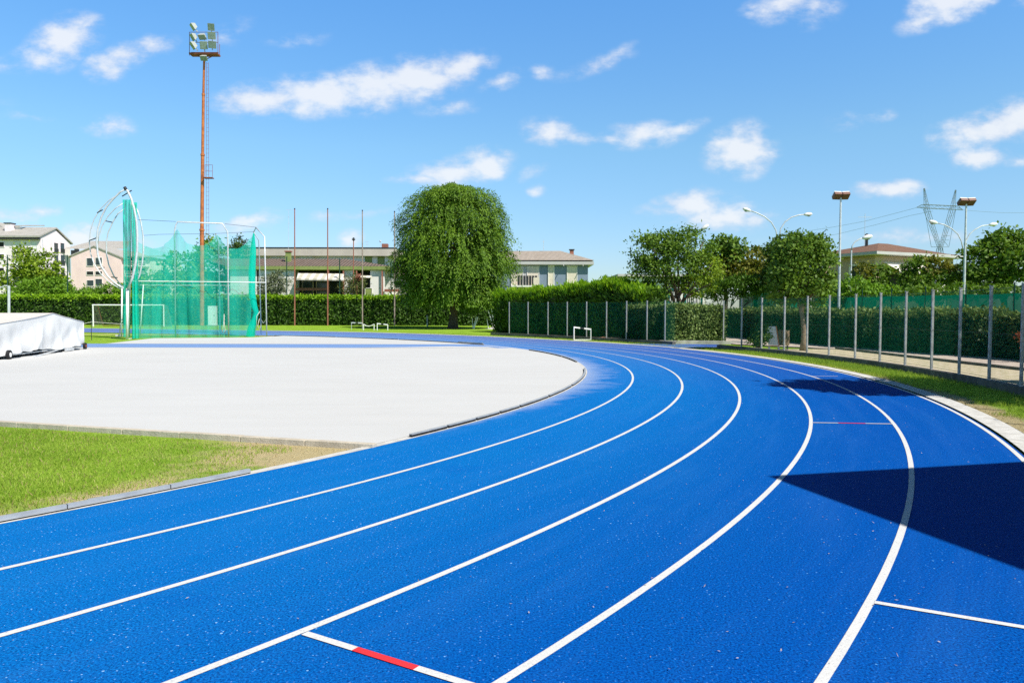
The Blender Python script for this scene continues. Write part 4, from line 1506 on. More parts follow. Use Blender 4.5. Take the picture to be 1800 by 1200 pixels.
# ------------------------------------------------------------------ covered landing-mat cart
def mat_cart():
    pa, pb_ = G(8, 632), G(147, 613.5)
    ax = Vector((pb_.x - pa.x, pb_.y - pa.y, 0))
    Lg = ax.length
    ax.normalize()
    nx = Vector((ax.y, -ax.x, 0))        # outward, to the right
    A = Vector((pa.x, pa.y, 0))
    root = thing('mat_cart', 'long wheeled cart under a white tarpaulin hood with a gabled end at the left edge', 'cart', A)
    dep = 5.5
    zb, ze, za = .20, 1.27, 1.66
    # gable end cloth with hanging folds
    mb = MB()
    def ridge(s):
        t = s
        if t < .12:
            return ze + .03 * t
        return ze + (za - ze) * max(0, 1 - abs(t - .56) / .44) ** .85 if t > .12 else ze
    def fold(s, t):
        d = (1 - t)
        f = .085 * math.sin(s * 23 + 2.2 * t) * d ** .8 + .05 * math.sin(s * 51 + 3 * t * s) * d + .06 * math.sin(s * 9 - 5 * t)
        f += -.12 * math.exp(-((s - .27) / .035) ** 2) * d + .10 * math.exp(-((s - .32 - .16 * t) / .03) ** 2) * d
        f += .10 * math.exp(-((s - .80 + .18 * d) / .05) ** 2) * (.3 + d) + .09 * math.exp(-((s - .93 + .12 * d) / .03) ** 2) * d
        return f * .72 * (1 - t ** 3)
    def fn(s, t):
        s = -.10 + 1.10 * s
        top = ze + (za - ze) * max(0.0, 1 - (s - .56) / .44 if s > .56 else 1 - (.56 - s) / .66)
        bot = zb + .05 * math.sin(s * 7) - .05 * (s < .28) + .02 * math.sin(s * 40)
        p = A + ax * (Lg * s * (1 + .0 * t)) + nx * (fold(s, t) + .02)
        return (p.x, p.y, bot + (top - bot) * t)
    mb.grid(fn, 90, 26)
    mb.build('hood_end', M_TARP, root, smooth=True, recalc=False)
    # side walls and roof slopes
    S0 = -.10
    mb = MB()
    def fw(s, t):
        p = A - nx * (dep * s - .03) + ax * (Lg * S0 + .02 * math.sin(s * 30 + 2 * t) * (1 - t))
        return (p.x, p.y, zb + .03 * math.sin(s * 20) + (ze - zb) * t)
    mb.grid(fw, 60, 12)
    mb.build('hood_side', M_TARP, root, smooth=True, recalc=False)
    mb = MB()
    def bw(s, t):
        p = A + ax * Lg - nx * (dep * s - .03) + ax * (.03 * math.sin(s * 30 + 2 * t) * (1 - t))
        return (p.x, p.y, zb + (ze - zb) * t)
    mb.grid(bw, 40, 8)
    mb.build('hood_side', M_TARP, root, smooth=True, recalc=False)
    mb = MB()
    def roof(s, t, m0, m1, za_, zb_):
        p = A + ax * (Lg * (m0 + (m1 - m0) * t)) - nx * (dep * s - .05)
        sag = -.025 * math.sin(math.pi * t) * (1 + .6 * math.sin(s * 14))
        return (p.x, p.y, za_ + (zb_ - za_) * t + sag + .008)
    mb.grid(lambda s, t: roof(s, t, S0 - .005, .56, ze, za), 40, 10)
    mb.grid(lambda s, t: roof(s, t, .56, 1.005, za, ze), 40, 10)
    mb.build('hood_roof', M_TARPT, root, smooth=True, recalc=False)
    # mat block inside, chassis, wheels
    m = MB()
    c = A + ax * Lg / 2 - nx * (dep / 2 + .1)
    m.box((c.x, c.y, .62), (Lg - .5, dep - .4, .72), ax)
    m.build('landing_mat', M_DARK, root)
    m = MB()
    for s in (.03, .35, .65, .97):
        q = A + ax * (Lg * s) - nx * .15
        m.bar(q + Vector((0, 0, .17)), q - nx * (dep - .3) + Vector((0, 0, .17)), .06)
    q = A - nx * .12
    m.bar(q + Vector((0, 0, .13)), q + ax * Lg + Vector((0, 0, .13)), .07, .05)
    q2 = A + ax * 1.9 + nx * .35
    m.bar(q2 + Vector((0, 0, .035)), A + ax * 5.4 - nx * .05 + Vector((0, 0, .13)), .05, .04)
    m.box(A + ax * 1.75 + nx * .38 + Vector((0, 0, .03)), (.5, .12, .05), ax)
    m.box(A + ax * 5.7 + nx * .12 + Vector((0, 0, .09)), (.9, .06, .1), ax)
    m.build('chassis', M_GALV, root)
    for s, zc in ((.015, .17), (.985, .15)):
        q = A + ax * (Lg * s) + nx * .1
        for off in (0, -dep + .3):
            w_ = MB()
            cpt = q + nx * off + Vector((0, 0, zc))
            w_.tube([cpt - nx * .05, cpt - nx * .045, cpt + nx * .045, cpt + nx * .05], [zc - .025, zc, zc, zc - .025], 20)
            wh = w_.build('wheel', M_RUBBER_SHADE, root)
            MB().tube([cpt - nx * .056, cpt + nx * .056], zc * .5, 16).build('rim', M_WPAINT if s < .5 else M_RUSTD, wh)


mat_cart()

# ------------------------------------------------------------------ throwing cage
def cage():
    c = P(330, 594, 50.5)
    root = thing('throwing_cage', 'tall hammer throwing cage of white poles hung with green netting', 'throwing cage', (c.x, c.y, 0))
    def pole(pts, r=.055, nm='pole', m=M_WPAINT):
        return MB().tube([P(*p) for p in pts], r, 8).build(nm, m, root, smooth=True)
    F1 = 50.6
    # front gantry
    pole([(308.5, 595, F1), (307, 405, F1), (309, 396, F1), (312, 390, F1), (391, 393, F1 + .3), (400, 408, F1 + .3), (402, 593.5, F1 + .3)], .05, m=M_GALV)
    # side and back frames
    pole([(469, 592.5, 51.6), (465, 416, 51.6), (450, 400, 52.6)], .045, m=M_GALV)
    pole([(459, 589.5, 55.0), (455, 423, 55.0), (446, 408, 54.2)], .04, m=M_GALV)
    pole([(446, 408, 54.2), (450, 400, 52.6)], .04, m=M_GALV)
    pole([(387, 588, 57.0), (384, 426, 57.0), (379, 411, 56.2)], .05, m=M_GALV)
    pole([(246, 590, 54.5), (252, 500, 54.5)], .04)
    # rails
    pole([(233, 494, 48.5), (308, 494.6, F1 - .06), (402, 495.5, F1 + .24), (468, 496.5, 51.5)], .026, 'rail')
    pole([(246, 501, 56), (310, 501.5, 57), (386, 501.5, 57), (458, 502, 55)], .02, 'rail')
    # wires
    for pts in ([(242, 386, 47.6), (309, 389.5, F1)], [(395, 393.5, F1), (450, 399.5, 52.5)], [(252, 414, 50), (280, 412, 54), (380, 410.5, 56.2)], [(380, 410.5, 56.2), (445, 407.5, 54.2)]):
        pole(pts, .011, 'wire', M_DARK)
    # nets: front wall with swags between hanging points, right side, back wall
    def curtain(top, bot, nm, m, n=48, rows=14, amp=.12, k=9):
        """top, bot: lists of (u, v, Y) along the curtain"""
        def samp(l, s):
            x = s * (len(l) - 1)
            i = min(int(x), len(l) - 2)
            return [l[i][j] + (l[i + 1][j] - l[i][j]) * (x - i) for j in range(3)]
        mb = MB()
        def fn(s, t):
            a, b = samp(top, s), samp(bot, s)
            q = [b[j] + (a[j] - b[j]) * t for j in range(3)]
            p = P(*q)
            d = 1 - .6 * t
            p.y += amp * d * math.sin(s * k * 6.28 + 2 * t) + amp * .6 * math.sin(s * k * 15 + 1.7 * t)
            p.x += amp * .5 * d * math.sin(s * k * 9 + t * 3)
            return p
        mb.grid(fn, n, rows)
        mb.build(nm, m, root, smooth=True, recalc=False)
    front_top = [(236, 420, 49.5), (246, 427, 49.6), (256, 433, 49.8), (270, 437, 50), (284, 434, 50.1), (298, 423, 50.3), (306, 411, 50.5), (312, 401, 50.6), (318, 415, 50.8), (330, 428, 51), (345, 432, 51.2), (360, 431, 51.4), (374, 422, 51.8), (381, 411, 52), (390, 424, 51.6), (400, 436, 51.3), (420, 438, 51.4), (436, 425, 51.8), (446, 411, 52.2)]
    front_bot = [(232, 594, 48.6), (250, 594.5, 49.2), (268, 595, 49.6), (285, 595, 50), (305, 594.5, 50.4), (325, 594, 50.6), (345, 594, 50.7), (365, 593.5, 50.9), (385, 593, 51.0), (400, 592.5, 51.1), (420, 592, 51.4), (440, 590, 52)]
    curtain(front_top, front_bot, 'front_net', M_NET)
    curtain([(446, 411, 52.4), (447, 412, 53.5), (443, 414, 55.5), (436, 424, 56.6), (420, 436, 57), (400, 436, 57), (381, 412, 57), (360, 440, 57.5), (330, 445, 58), (300, 446, 58), (275, 440, 57.6), (255, 432, 56)],
            [(441, 591, 52.4), (450, 590, 53.5), (444, 589, 55.5), (434, 589, 56.8), (420, 588.6, 57.2), (400, 588.6, 57.4), (381, 588.4, 57.5), (360, 588, 58), (330, 588, 58.2), (300, 588, 58.2), (275, 588.5, 57.8), (252, 589.5, 56)], 'back_net', M_NETB)
    # gathered right edge, bulging low down
    mb = MB()
    ed = [(446, 410, 52.2), (445, 440, 52.2), (443, 480, 52.2), (443, 515, 52.2), (447, 538, 52.2), (451, 549, 52.2), (447, 562, 52.2), (442, 578, 52.2), (440, 592, 52.2)]
    mb.tube([P(*e) for e in ed], [.05, .2, .24, .22, .2, .16, .2, .26, .3], 9, cap=False)
    mb.build('gathered_net', M_NETD, root, smooth=True)
    # drawn-up net of the left gate
    mb = MB()
    for (u0, u1, v0, v1, Y, nm) in ((215, 231, 351, 592, 48.2, 0), (229, 243, 356, 595, 47.9, 1)):
        def fn(s, t):
            wdt = (u1 - u0) * (.86 + .14 * t if nm == 0 else 1 - .28 * t)
            uu = (u0 + u1) / 2 + (s - .5) * wdt + (2.5 * (1 - t) if nm else 0)
            p = P(uu, v1 + (v0 - v1) * t, Y)
            p.y += .09 * math.sin(s * 17 + t * 2) + .03 * math.sin(s * 41)
            return p
        mb.grid(fn, 30, 20)
    mb.build('gate_net', M_NETD, root, smooth=True, recalc=False)
    # gate post and curved gate arms
    pole([(223.5, 597, 47.4), (224, 507, 47.4)], .085, 'gate_post')
    pole([(213.5, 592, 50.0), (214.5, 506, 50.0)], .05, 'gate_post')
    pole([(223.5, 596, 47.35), (236, 594.5, 48.2), (236, 580, 48.2)], .035, 'gate_foot', M_WPAINT2)
    pole([(231, 352, 48.0), (230, 440, 48.0), (227, 590, 48.0)], .025, 'rope', M_WPAINT2)
    A = 47.3
    arcs = [([(220, 330, A), (225, 337, A), (231, 350, A), (236, 368, A), (240, 390, A), (241.5, 415, A), (241, 440, A), (238, 465, A), (233, 488, A), (225, 507, A)], .072, M_GALV),
            ([(238, 362, 48.6), (243, 374, 48.6), (248, 392, 48.6), (251.5, 415, 48.6), (252, 440, 48.6), (250, 462, 48.6), (245, 485, 48.6), (236, 502, 48.6)], .05, M_GALV),
            ([(222, 332, A), (211, 338, A), (199, 350, A), (187, 364, A), (178, 382, A), (172, 402, A), (170, 425, A), (172, 448, A), (178, 468, A), (190, 486, A), (204, 499, A), (217, 507, A)], .058, M_GALV),
            ([(211, 340, 48.8), (192, 352, 48.8), (176, 368, 48.8), (165, 386, 48.8), (159, 405, 48.8), (157, 425, 48.8), (159, 445, 48.8), (165, 463, 48.8), (176, 480, 48.8), (192, 496, 48.8), (212, 508, 48.8)], .032, M_GALV),
            ([(217, 357, 49.2), (202, 367, 49.2), (189, 381, 49.2), (179, 398, 49.2), (173.5, 415, 49.2), (171.5, 430, 49.2)], .035, M_GALV),
            ([(219, 367, 49.6), (207, 376, 49.6), (198, 391, 49.6), (190, 409, 49.6), (187, 426, 49.6), (187, 445, 49.6), (191, 465, 49.6), (200, 485, 49.6), (211, 499, 49.6), (218, 506, 49.6)], .04, M_GALV)]
    for pts, r, m in arcs:
        pole(pts, r, 'gate_arm', m)
    for a, b in (((171, 374, 48.6), (180, 369, 47.4)), ((184, 388, 49.2), (198, 391, 49.6)), ((157, 423, 48.8), (170, 418, 47.4)), ((174, 473, 48.6), (183, 470, 47.4)), ((215, 345, 48.8), (231, 335, 47.4)), ((196, 487, 48.6), (206, 488, 49.5))):
        pole([a, b], .035, 'strut', M_DARK)
    pole([(219, 329, A), (222, 334, A)], .1, 'strut', M_DARK)
    # dangling ropes
    pole([(394, 552, 50.9), (393, 570, 50.8), (391, 583, 50.8), (394, 586, 50.8), (396, 580, 50.8), (394, 566, 50.8), (394, 552, 50.9)], .022, 'rope', M_WPAINT2)
    for q in ([(457, 547, 52), (451, 556, 52), (451, 578, 52)], [(456, 560, 52), (453, 572, 52), (456, 580, 52), (459, 570, 53)], [(459, 562, 54), (463, 568, 53), (468, 561, 52)]):
        pole(q, .02, 'rope', M_WPAINT2)


cage()

# ------------------------------------------------------------------ floodlight mast
def mast():
    Y = 82
    b = P(355, 572, Y)
    b.z = float(gz(Y))
    root = thing('floodlight_mast', 'very tall rusty floodlight mast with ladder behind the green netting', 'floodlight mast', b)
    def at(u, v, dy=0):
        return P(u, v, Y + dy)
    k = Y / FPX
    secs = [((355, 572), (355, 404), 6.0), ((355, 404), (356.2, 272), 5.0), ((356.2, 272), (357.6, 166), 4.0), ((357.6, 166), (359, 104), 3.2)]
    m = MB()
    for (p, q, wpx) in secs:
        r = wpx / 2 * k * 1.2
        m.tube([at(*p), at(*q)], [r * 1.06, r * .96], 12)
        m.tube([at(q[0], q[1] + 2), at(q[0], q[1] - 1.2)], r * 1.2, 12)
    m.build('pole', M_RUST, root, smooth=False)
    lad = MB()
    for du in (0, 5.5):
        lad.tube([at(362 + du * .85 + .5, 420, -.4), at(363 + du * .6, 110, -.4)], .018, 5)
    n = 42
    for i in range(n):
        v = 112 + i * 7.5
        s = (v - 110) / 310
        lad.tube([at(363 - .5 * s, v, -.4), at(363 - .5 * s + 5.5 * (.6 + .25 * s), v, -.4)], .012, 4)
    lad.build('ladder', M_RUSTD, root)
    rest = MB()
    rest.box(at(366.5, 313, -.2), (.95, .7, .09))
    for du, dy in ((360.5, -.5), (373.5, -.5), (373.5, .2), (367, -.5)):
        rest.tube([at(du, 313, dy), at(du, 290, dy)], .022, 5)
    for v in (290, 301):
        rest.tube([at(360.5, v, -.5), at(373.5, v, -.5), at(373.5, v, .2)], .02, 5)
    rest.build('rest_platform', M_RUSTD, root)
    pl = MB()
    pl.box(at(360, 96.5), (3.0, .95, .16))
    pl.bar(at(359, 106), at(348, 98), .07)
    pl.bar(at(359, 106), at(374, 99), .07)
    pl.box(at(360, 95), (2.9, .06, .3))
    for (u, dy) in ((333, -.45), (333, .45), (386, -.45), (386, .45), (383, 0)):
        pl.tube([at(u, 98, dy), at(u, 57 if u < 384 else 78, dy)], .03, 5)
    for v in (57, 75):
        pl.tube([at(333, v, -.45), at(383, v, -.45), at(383, v, .45), at(333, v, .45), at(333, v, -.45)], .026, 5)
    pl.box(at(360, 92.5, -.5), (2.9, .05, .05))
    pl.build('platform', M_RUSTD, root)
    # projectors: u, v, size px, yaw, pitch
    for (u, v, w_, h_, yaw, pit) in ((338, 48, 11, 12, -55, -35), (371, 48, 11, 12, 15, -30), (338, 66, 11, 12, -50, -32), (355, 66, 13, 10, -8, -55), (372, 63, 13, 12, 12, -22), (338, 81, 11, 13, -55, -35), (358, 80, 13, 13, 4, -15), (373, 79, 13, 12, 20, -28), (358, 103, 12, 9, 2, -45)):
        c = at(u, v, -.7)
        d = Vector((0, -1, 0))
        rot = Matrix.Rotation(math.radians(yaw), 3, 'Z') @ Matrix.Rotation(math.radians(-pit), 3, 'X')
        fwd = (rot @ d).normalized()
        sd = (rot @ Vector((1, 0, 0))).normalized()
        up = sd.cross(-fwd).normalized() * -1
        if up.z < 0:
            up = -up
        W_, H_ = w_ * k, h_ * k
        body = MB()
        fr = [c + sd * (i * W_ / 2) + up * (j * H_ / 2) for i, j in ((-1, -1), (1, -1), (1, 1), (-1, 1))]
        bk = [c - fwd * .42 + sd * (i * W_ / 3.2) + up * (j * H_ / 3.4) for i, j in ((-1, -1), (1, -1), (1, 1), (-1, 1))]
        body.add(fr + bk, [(0, 1, 2, 3), (7, 6, 5, 4), (0, 4, 5, 1), (1, 5, 6, 2), (2, 6, 7, 3), (3, 7, 4, 0)])
        body.bar(c - fwd * .2 - up * H_ * .45, c - fwd * .2 - up * H_ * .8, .08)
        fl = body.build('projector', mat('grey_projector_housing', (.40, .42, .40), .5, .1, 5), root)
        g = MB()
        q = [c + fwd * .012 + sd * (i * W_ / 2.25) + up * (j * H_ / 2.25) for i, j in ((-1, -1), (1, -1), (1, 1), (-1, 1))]
        g.prism(q, fwd * .02)
        g.build('glass', M_LAMPG, fl)


mast()

# ------------------------------------------------------------------ tall ball-net poles
for (u, vb, vt, mm, lb) in ((518, 572.5, 368, M_REDPOLE, 'tall thin reddish pole nearest the throwing cage'), (576, 572.5, 368, M_REDPOLE, 'tall thin reddish pole, second from the throwing cage'),
                            (637, 573.5, 371, M_GREYPOLE, 'tall thin greyish pole behind the low white hurdles'), (693.5, 574.5, 373, M_GREYPOLE, 'tall thin greyish pole beside the big round tree')):
    Y = 81.8
    b = P(u, vb, Y)
    b.z = float(gz(Y))
    root = thing('net_pole', lb, 'pole', b, 'tall poles along the far hedge')
    t = P(u, vt, Y)
    MB().tube([b, t], [.075, .055], 8).build('shaft', mm, root)
    MB().tube([t, t + Vector((0, 0, .12))], .07, 8).build('cap', M_DARK, root)
b = P(751, 574, 78)
b.z = float(gz(78))
root = thing('short_post', 'short pale post under the big tree crown by the far hedge', 'post', b)
MB().tube([b, P(751, 556, 78)], [.07, .06], 8).build('shaft', M_WPAINT2, root)
MB().ball(P(751, 555.6, 78), .075, 8, 5).build('cap', M_WPAINT2, root)
# dark green posts of the boundary fence behind the hedge
for (u, vt, lb) in ((13, 449, 'dark green fence post in front of the pale apartment block'), (118.5, 449, 'dark green fence post between the two pink houses'), (504, 452, 'dark green fence post left of the striped awning'),
                    (597, 455, 'dark green fence post right of the striped awning'), (687.5, 457, 'dark green fence post by the right corner of the tile roofed house')):
    b = P(u, 545, 87)
    b.z = .2
    root = thing('fence_post', lb, 'post', b, 'dark green posts behind the far hedge')
    MB().tube([b, P(u, vt, 87)], .06, 8).build('shaft', M_DPOST, root)
    MB().box(P(u, vt - .5, 87), (.14, .14, .04)).build('cap', M_DPOST, root)
# street lamp behind the house garden
b = P(620.5, 545, 90)
b.z = .2
root = thing('street_lamp', 'slim reddish street lamp with a flat round head in front of the tile roofed house', 'street lamp', b)
MB().tube([b, P(621.5, 422, 90)], [.08, .055], 8).build('pole', M_REDPOLE, root)
m = MB().tube([P(621.5, 423, 90), P(621.5, 421.2, 90), P(621.5, 420, 90)], [.07, .22, .2], 12)
m.tube([P(621.5, 419.8, 90), P(621.5, 417.6, 90)], [.12, .1], 8)
m.build('lamp_head', M_DARK, root)
# white pole with arm at far left
b = P(15, 552, 60)
root = thing('white_pole', 'white pole with a short side bracket behind the covered cart', 'pole', (b.x, 60, .1))
MB().tube([(b.x, 60, .1), P(15.5, 502, 60)], .1, 8).build('shaft', M_GALV, root)
MB().tube([P(15.5, 503, 60), P(8, 502, 60), P(2, 505, 60), P(-14, 500, 60)], .05, 6).build('arm', M_GALV, root)

# ------------------------------------------------------------------ football goal
def goal():
    Y = 75
    zg = float(gz(Y))
    a, b = P(164, 575, Y), P(288, 575, Y)
    a.z = b.z = zg
    root = thing('football_goal', 'white football goal with a net standing behind the throwing cage', 'goal', a)
    zt = P(164, 536, Y).z
    m = MB()
    m.tube([a, (a.x, a.y, zt)], .065, 10)
    m.build('goalpost', M_WPAINT, root)
    MB().tube([b, (b.x, b.y, zt)], .065, 10).build('goalpost', M_WPAINT, root)
    MB().tube([(a.x - .06, Y, zt), (b.x + .06, Y, zt)], .065, 10).build('crossbar', M_WPAINT, root)
    s = MB()
    for q in (a, b):
        s.tube([(q.x, Y, zt), (q.x, Y + .9, zt - .1), (q.x - .1, Y + 2.0, zg + .05)], .03, 6)
    s.tube([(a.x - .1, Y + 2.0, zg + .05), (b.x - .1, Y + 2.0, zg + .05)], .03, 6)
    s.build('net_support', M_RUSTD, root)
    nt = MB()
    pr = [(0, zt), (.9, zt - .12), (2.0, zg + .04)]
    for (y0, z0), (y1, z1) in zip(pr[:-1], pr[1:]):
        nt.add([(a.x, Y + y0, z0), (b.x, Y + y0, z0), (b.x, Y + y1, z1), (a.x, Y + y1, z1)], [(0, 1, 2, 3)])
    for q in (a, b):
        nt.add([(q.x, Y, zg), (q.x, Y, zt), (q.x, Y + .9, zt - .12), (q.x, Y + 2, zg + .04)], [(0, 1, 2, 3)])
    nt.build('net', M_GOALNET, root, recalc=False)


goal()
# rope barrier near the cart: thin rod with a low wire
b = G(161, 598)
root = thing('rod_stake', 'thin dark stake with a slack cord on the grass beside the covered cart', 'stake', b)
MB().tube([b, b + Vector((0, 0, 1.25))], .018, 6).build('rod', M_DARK, root)
MB().tube([b + Vector((-.9, -1.5, .7)), b + Vector((0, 0, 1.1)), b + Vector((1.4, 1, .95))], .012, 4).build('cord', M_WPAINT2, root)
b = G(210, 592)
root = thing('cage_trolley', 'small pale metal foot weight on the grass at the cage gate', 'weight', b)
MB().box(b + Vector((0, 0, .09)), (.42, .3, .14)).build('block', M_WPAINT2, root, bevel=.02)
MB().tube([b + Vector((0, 0, .12)), b + Vector((.1, 0, 1.0))], .035, 6).build('handle', M_WPAINT2, root)
# electrical cabinet behind the net
b = P(374, 571, 80)
b.z = float(gz(80))
root = thing('utility_cabinet', 'white upright metal cabinet at the hedge seen through the netting', 'cabinet', b)
MB().box(b + Vector((0, 0, 1.08)), (.82, .5, 2.0)).build('body', M_SIGN, root, bevel=.02)
MB().box(b + Vector((0, 0, .04)), (.95, .6, .10)).build('plinth', M_CONC, root)
MB().box(b + Vector((.25, -.262, 1.1)), (.05, .02, .16)).build('handle', M_DARK, root)

# ------------------------------------------------------------------ hurdles and small field things
def hurdle(label, u0, u1, vb, vt, vt2, vb2=None, m=M_WPAINT, thin=False, sag=0, base=True, grp='hurdles beside the track'):
    g0, g1 = G(u0, vb), G(u1, vb2 or vb)
    Y0, Y1 = g0.y, g1.y
    zg0, zg1 = float(gz(Y0)), float(gz(Y1))
    a = P(u0, vb, Y0)
    b = P(u1, vb2 or vb, Y1)
    a.z, b.z = zg0, zg1
    at_, bt = P(u0, vt, Y0), P(u1, vt2, Y1)
    root = thing('hurdle', label, 'hurdle', a, grp)
    r = .018 if thin else .036
    MB().tube([a, at_], r, 8).build('upright', m, root)
    MB().tube([b, bt], r, 8).build('upright', m, root)
    mid = at_.lerp(bt, .5) - Vector((0, 0, sag))
    if sag:
        MB().tube([at_, at_.lerp(bt, .25) - Vector((0, 0, sag * .8)), mid, at_.lerp(bt, .75) - Vector((0, 0, sag * .7)), bt], .03, 6).build('crossbar', m, root)
    else:
        d = bt - at_
        mb = MB()
        mb.bar(at_ - d * .02, at_ + d * .36, .03, .085)
        mb.bar(at_ + d * .60, bt + d * .02, .03, .085)
        mb.build('crossbar', m, root)
        MB().bar(at_ + d * .36, at_ + d * .60, .032, .083).build('crossbar_stripe', M_DARK, root)
    if base:
        d = Vector((0, .65, 0))
        MB().bar(a + Vector((0, 0, .03)), a + d + Vector((0, 0, .03)), .05, .04).build('foot', m, root)
        MB().bar(b + Vector((0, 0, .03)), b + d + Vector((0, 0, .03)), .05, .04).build('foot', m, root)
        MB().bar(a + Vector((0, 0, .03)), b + Vector((0, 0, .03)), .04, .05).build('base_bar', m, root)


hurdle('white hurdle standing alone on the outer lane before the tall bright hedge', 1009, 1038.5, 598, 575, 578.5, 597.6)
hurdle('thin grey hurdle with only one leg in view, leftmost of the far three', 618, 637, 583, 567, 567.5, m=M_GALV, thin=True, base=False)
hurdle('white low hurdle with a sagging bar, middle of the far three', 639, 657.5, 583.5, 569.5, 569.5, sag=.18, base=False)
hurdle('white low hurdle, rightmost of the far three', 663, 681.5, 584, 568.5, 570.5, base=False)

# leaning white poles under the tree
def leaning(label, a, b, r=.04):
    p, q = P(*a), P(*b)
    p.z = float(gz(p.y))
    root = thing('white_stake', label, 'stake', p, 'white stakes under the big tree')
    MB().tube([p, q], r, 7).build('shaft', M_WPAINT, root)
    MB().tube([q, q + (q - p).normalized() * .05], r * 1.1, 7).build('cap', M_WPAINT2, root)


leaning('white stake leaning left at the right foot of the big tree', (832, 578, 70), (837, 557, 70))
leaning('white upright stake leftmost under the tree crown', (831, 574, 71), (830.5, 560, 71), .03)
leaning('white stake leaning right, beside the left leaning one', (833, 578, 69.8), (840, 558, 69.8))
leaning('long white stake leaning left above the pale heap', (868, 577, 70), (858, 546, 70.5))
leaning('longest white stake leaning left above the pale heap', (869.5, 576, 69.5), (864, 544, 70))
leaning('short white stake between the tree foot and the pale heap', (858.5, 577, 70.3), (856, 561, 70.3), .03)
# pale heap of folded sheeting
hp_ = P(880, 579, 70)
hp_.z = float(gz(70))
mb = MB()
def hf(s, t):
    x, y = (s - .5) * 2.6, (t - .5) * 1.8
    r = math.hypot(x / 1.25, y / .85)
    h = max(0, 1 - r ** 1.7) * (.36 + .10 * math.sin(x * 5 + y * 3) + .07 * math.sin(x * 9 - y * 7))
    return (hp_.x + x * (1 + .12 * math.sin(t * 9)), hp_.y + y, hp_.z - .02 + h)
mb.grid(hf, 34, 24)
tag(mb.build('sheet_heap', M_WPAINT2, smooth=True, recalc=False), 'low heap of pale crumpled sheeting on the grass right of the big tree', 'heap')
# leaf litter behind the wire fence
lp = P(1075, 589, 50)
mb = MB()
def lf(s, t):
    x, y = (s - .5) * 3.4, (t - .5) * 1.6
    h = max(0, 1 - math.hypot(x / 1.7, y / .8)) * (.22 + .1 * math.sin(x * 8 + y * 6))
    return (lp.x + x, 49.2 + y, float(gz(49)) - .03 + h)
mb.grid(lf, 30, 16)
tag(mb.build('soil_heap', mat('red_brown_soil', (.30, .15, .08), .95, .3, 8, .8, 20), smooth=True, recalc=False), 'reddish brown soil heap behind the wire fence right of the lone hurdle', 'heap')

# board and bin near the slim tree
bp0 = P(1357, 612, 35.0)
root = thing('a_frame_board', 'white leaning sandwich board with orange edge behind the wire fence', 'sign board', (bp0.x, 35, .03))
m = MB()
q = [P(1351, 606, 35.0), P(1369, 607, 35.0), P(1364, 573.5, 35.25), P(1348, 573.5, 35.25)]
m.prism(q, (0, .03, 0))
m.build('panel', M_SIGN, root)
m = MB()
m.bar(P(1369.4, 608, 34.99), P(1364.4, 573, 35.24), .035)
m.bar(P(1350.6, 607.5, 34.99), P(1369.4, 608, 34.99), .035)
m.build('edge', M_ORANGE, root)
for u in (1353, 1369.5):
    p = P(u, 608, 35)
    MB().bar((p.x, 35.0, .02), (p.x - .04, 35.03, p.z), .07).build('leg', M_WPAINT, root)
m = MB()
q = [P(1353, 606, 35.6), P(1368, 606, 35.6), P(1363, 574, 35.32), P(1349, 574, 35.32)]
m.prism(q, (0, .03, 0))
m.build('rear_panel', M_SIGN, root)
bp0 = P(1380, 611, 35.6)
root = thing('litter_bin', 'slatted wooden litter bin next to the white board', 'litter bin', (bp0.x, 35.8, .03))
m = MB()
for k in range(12):
    an = k * math.pi / 6
    m.box((bp0.x + math.cos(an) * .24, 35.8 + math.sin(an) * .24, .55), (.025, .10, .72), (math.cos(an), math.sin(an), 0))
m.build('slats', M_WOOD, root)
MB().tube([(bp0.x, 35.8, .2), (bp0.x, 35.8, .86)], .2, 12).build('liner', M_DARK, root)
MB().bar((bp0.x + .18, 35.8, .0), (bp0.x + .18, 35.8, .6), .06).build('post', M_DARK, root)

# teal gate behind the wide tree
ga, gb = P(1175, 550, 58), P(1233, 550, 58)
root = thing('metal_gate', 'teal framed metal gate with white bars behind the wide airy tree', 'gate', (ga.x, 58, .1))
zt = P(1233, 506, 58).z
m = MB()
for x in (ga.x, (ga.x + gb.x) / 2, gb.x):
    m.bar((x, 58, .1), (x, 58, zt), .14)
m.bar((ga.x, 58, zt - .1), (gb.x, 58, zt - .1), .1)
m.bar((ga.x, 58, .5), (gb.x, 58, .5), .1)
m.build('frame', M_TEAL, root)
m = MB()
for k in range(1, 18):
    x = ga.x + (gb.x - ga.x) * k / 18
    m.bar((x, 58.06, .45), (x, 58.06, zt - .15), .045)
m.build('bars', M_WPAINT, root)

# ------------------------------------------------------------------ buildings
def window(par, c, rt, w_, h_, mframe, mpane, out, t=.09, name='window'):
    """frame standing proud of the wall with a pane in it"""
    c, rt, out = Vector(c), Vector(rt).normalized(), Vector(out).normalized()
    up = Vector((0, 0, 1))
    m = MB()
    for s in (-1, 1):
        m.box(c + rt * (s * (w_ / 2 + t / 2)) + out * .03, (t, .10, h_ + 2 * t), rt)
        m.box(c + up * (s * (h_ / 2 + t / 2)) + out * .03, (w_, .10, t), rt)
    f = m.build(name, mframe, par)
    MB().box(c + out * .012, (w_, .05, h_), rt).build('pane', mpane, f)
    return f


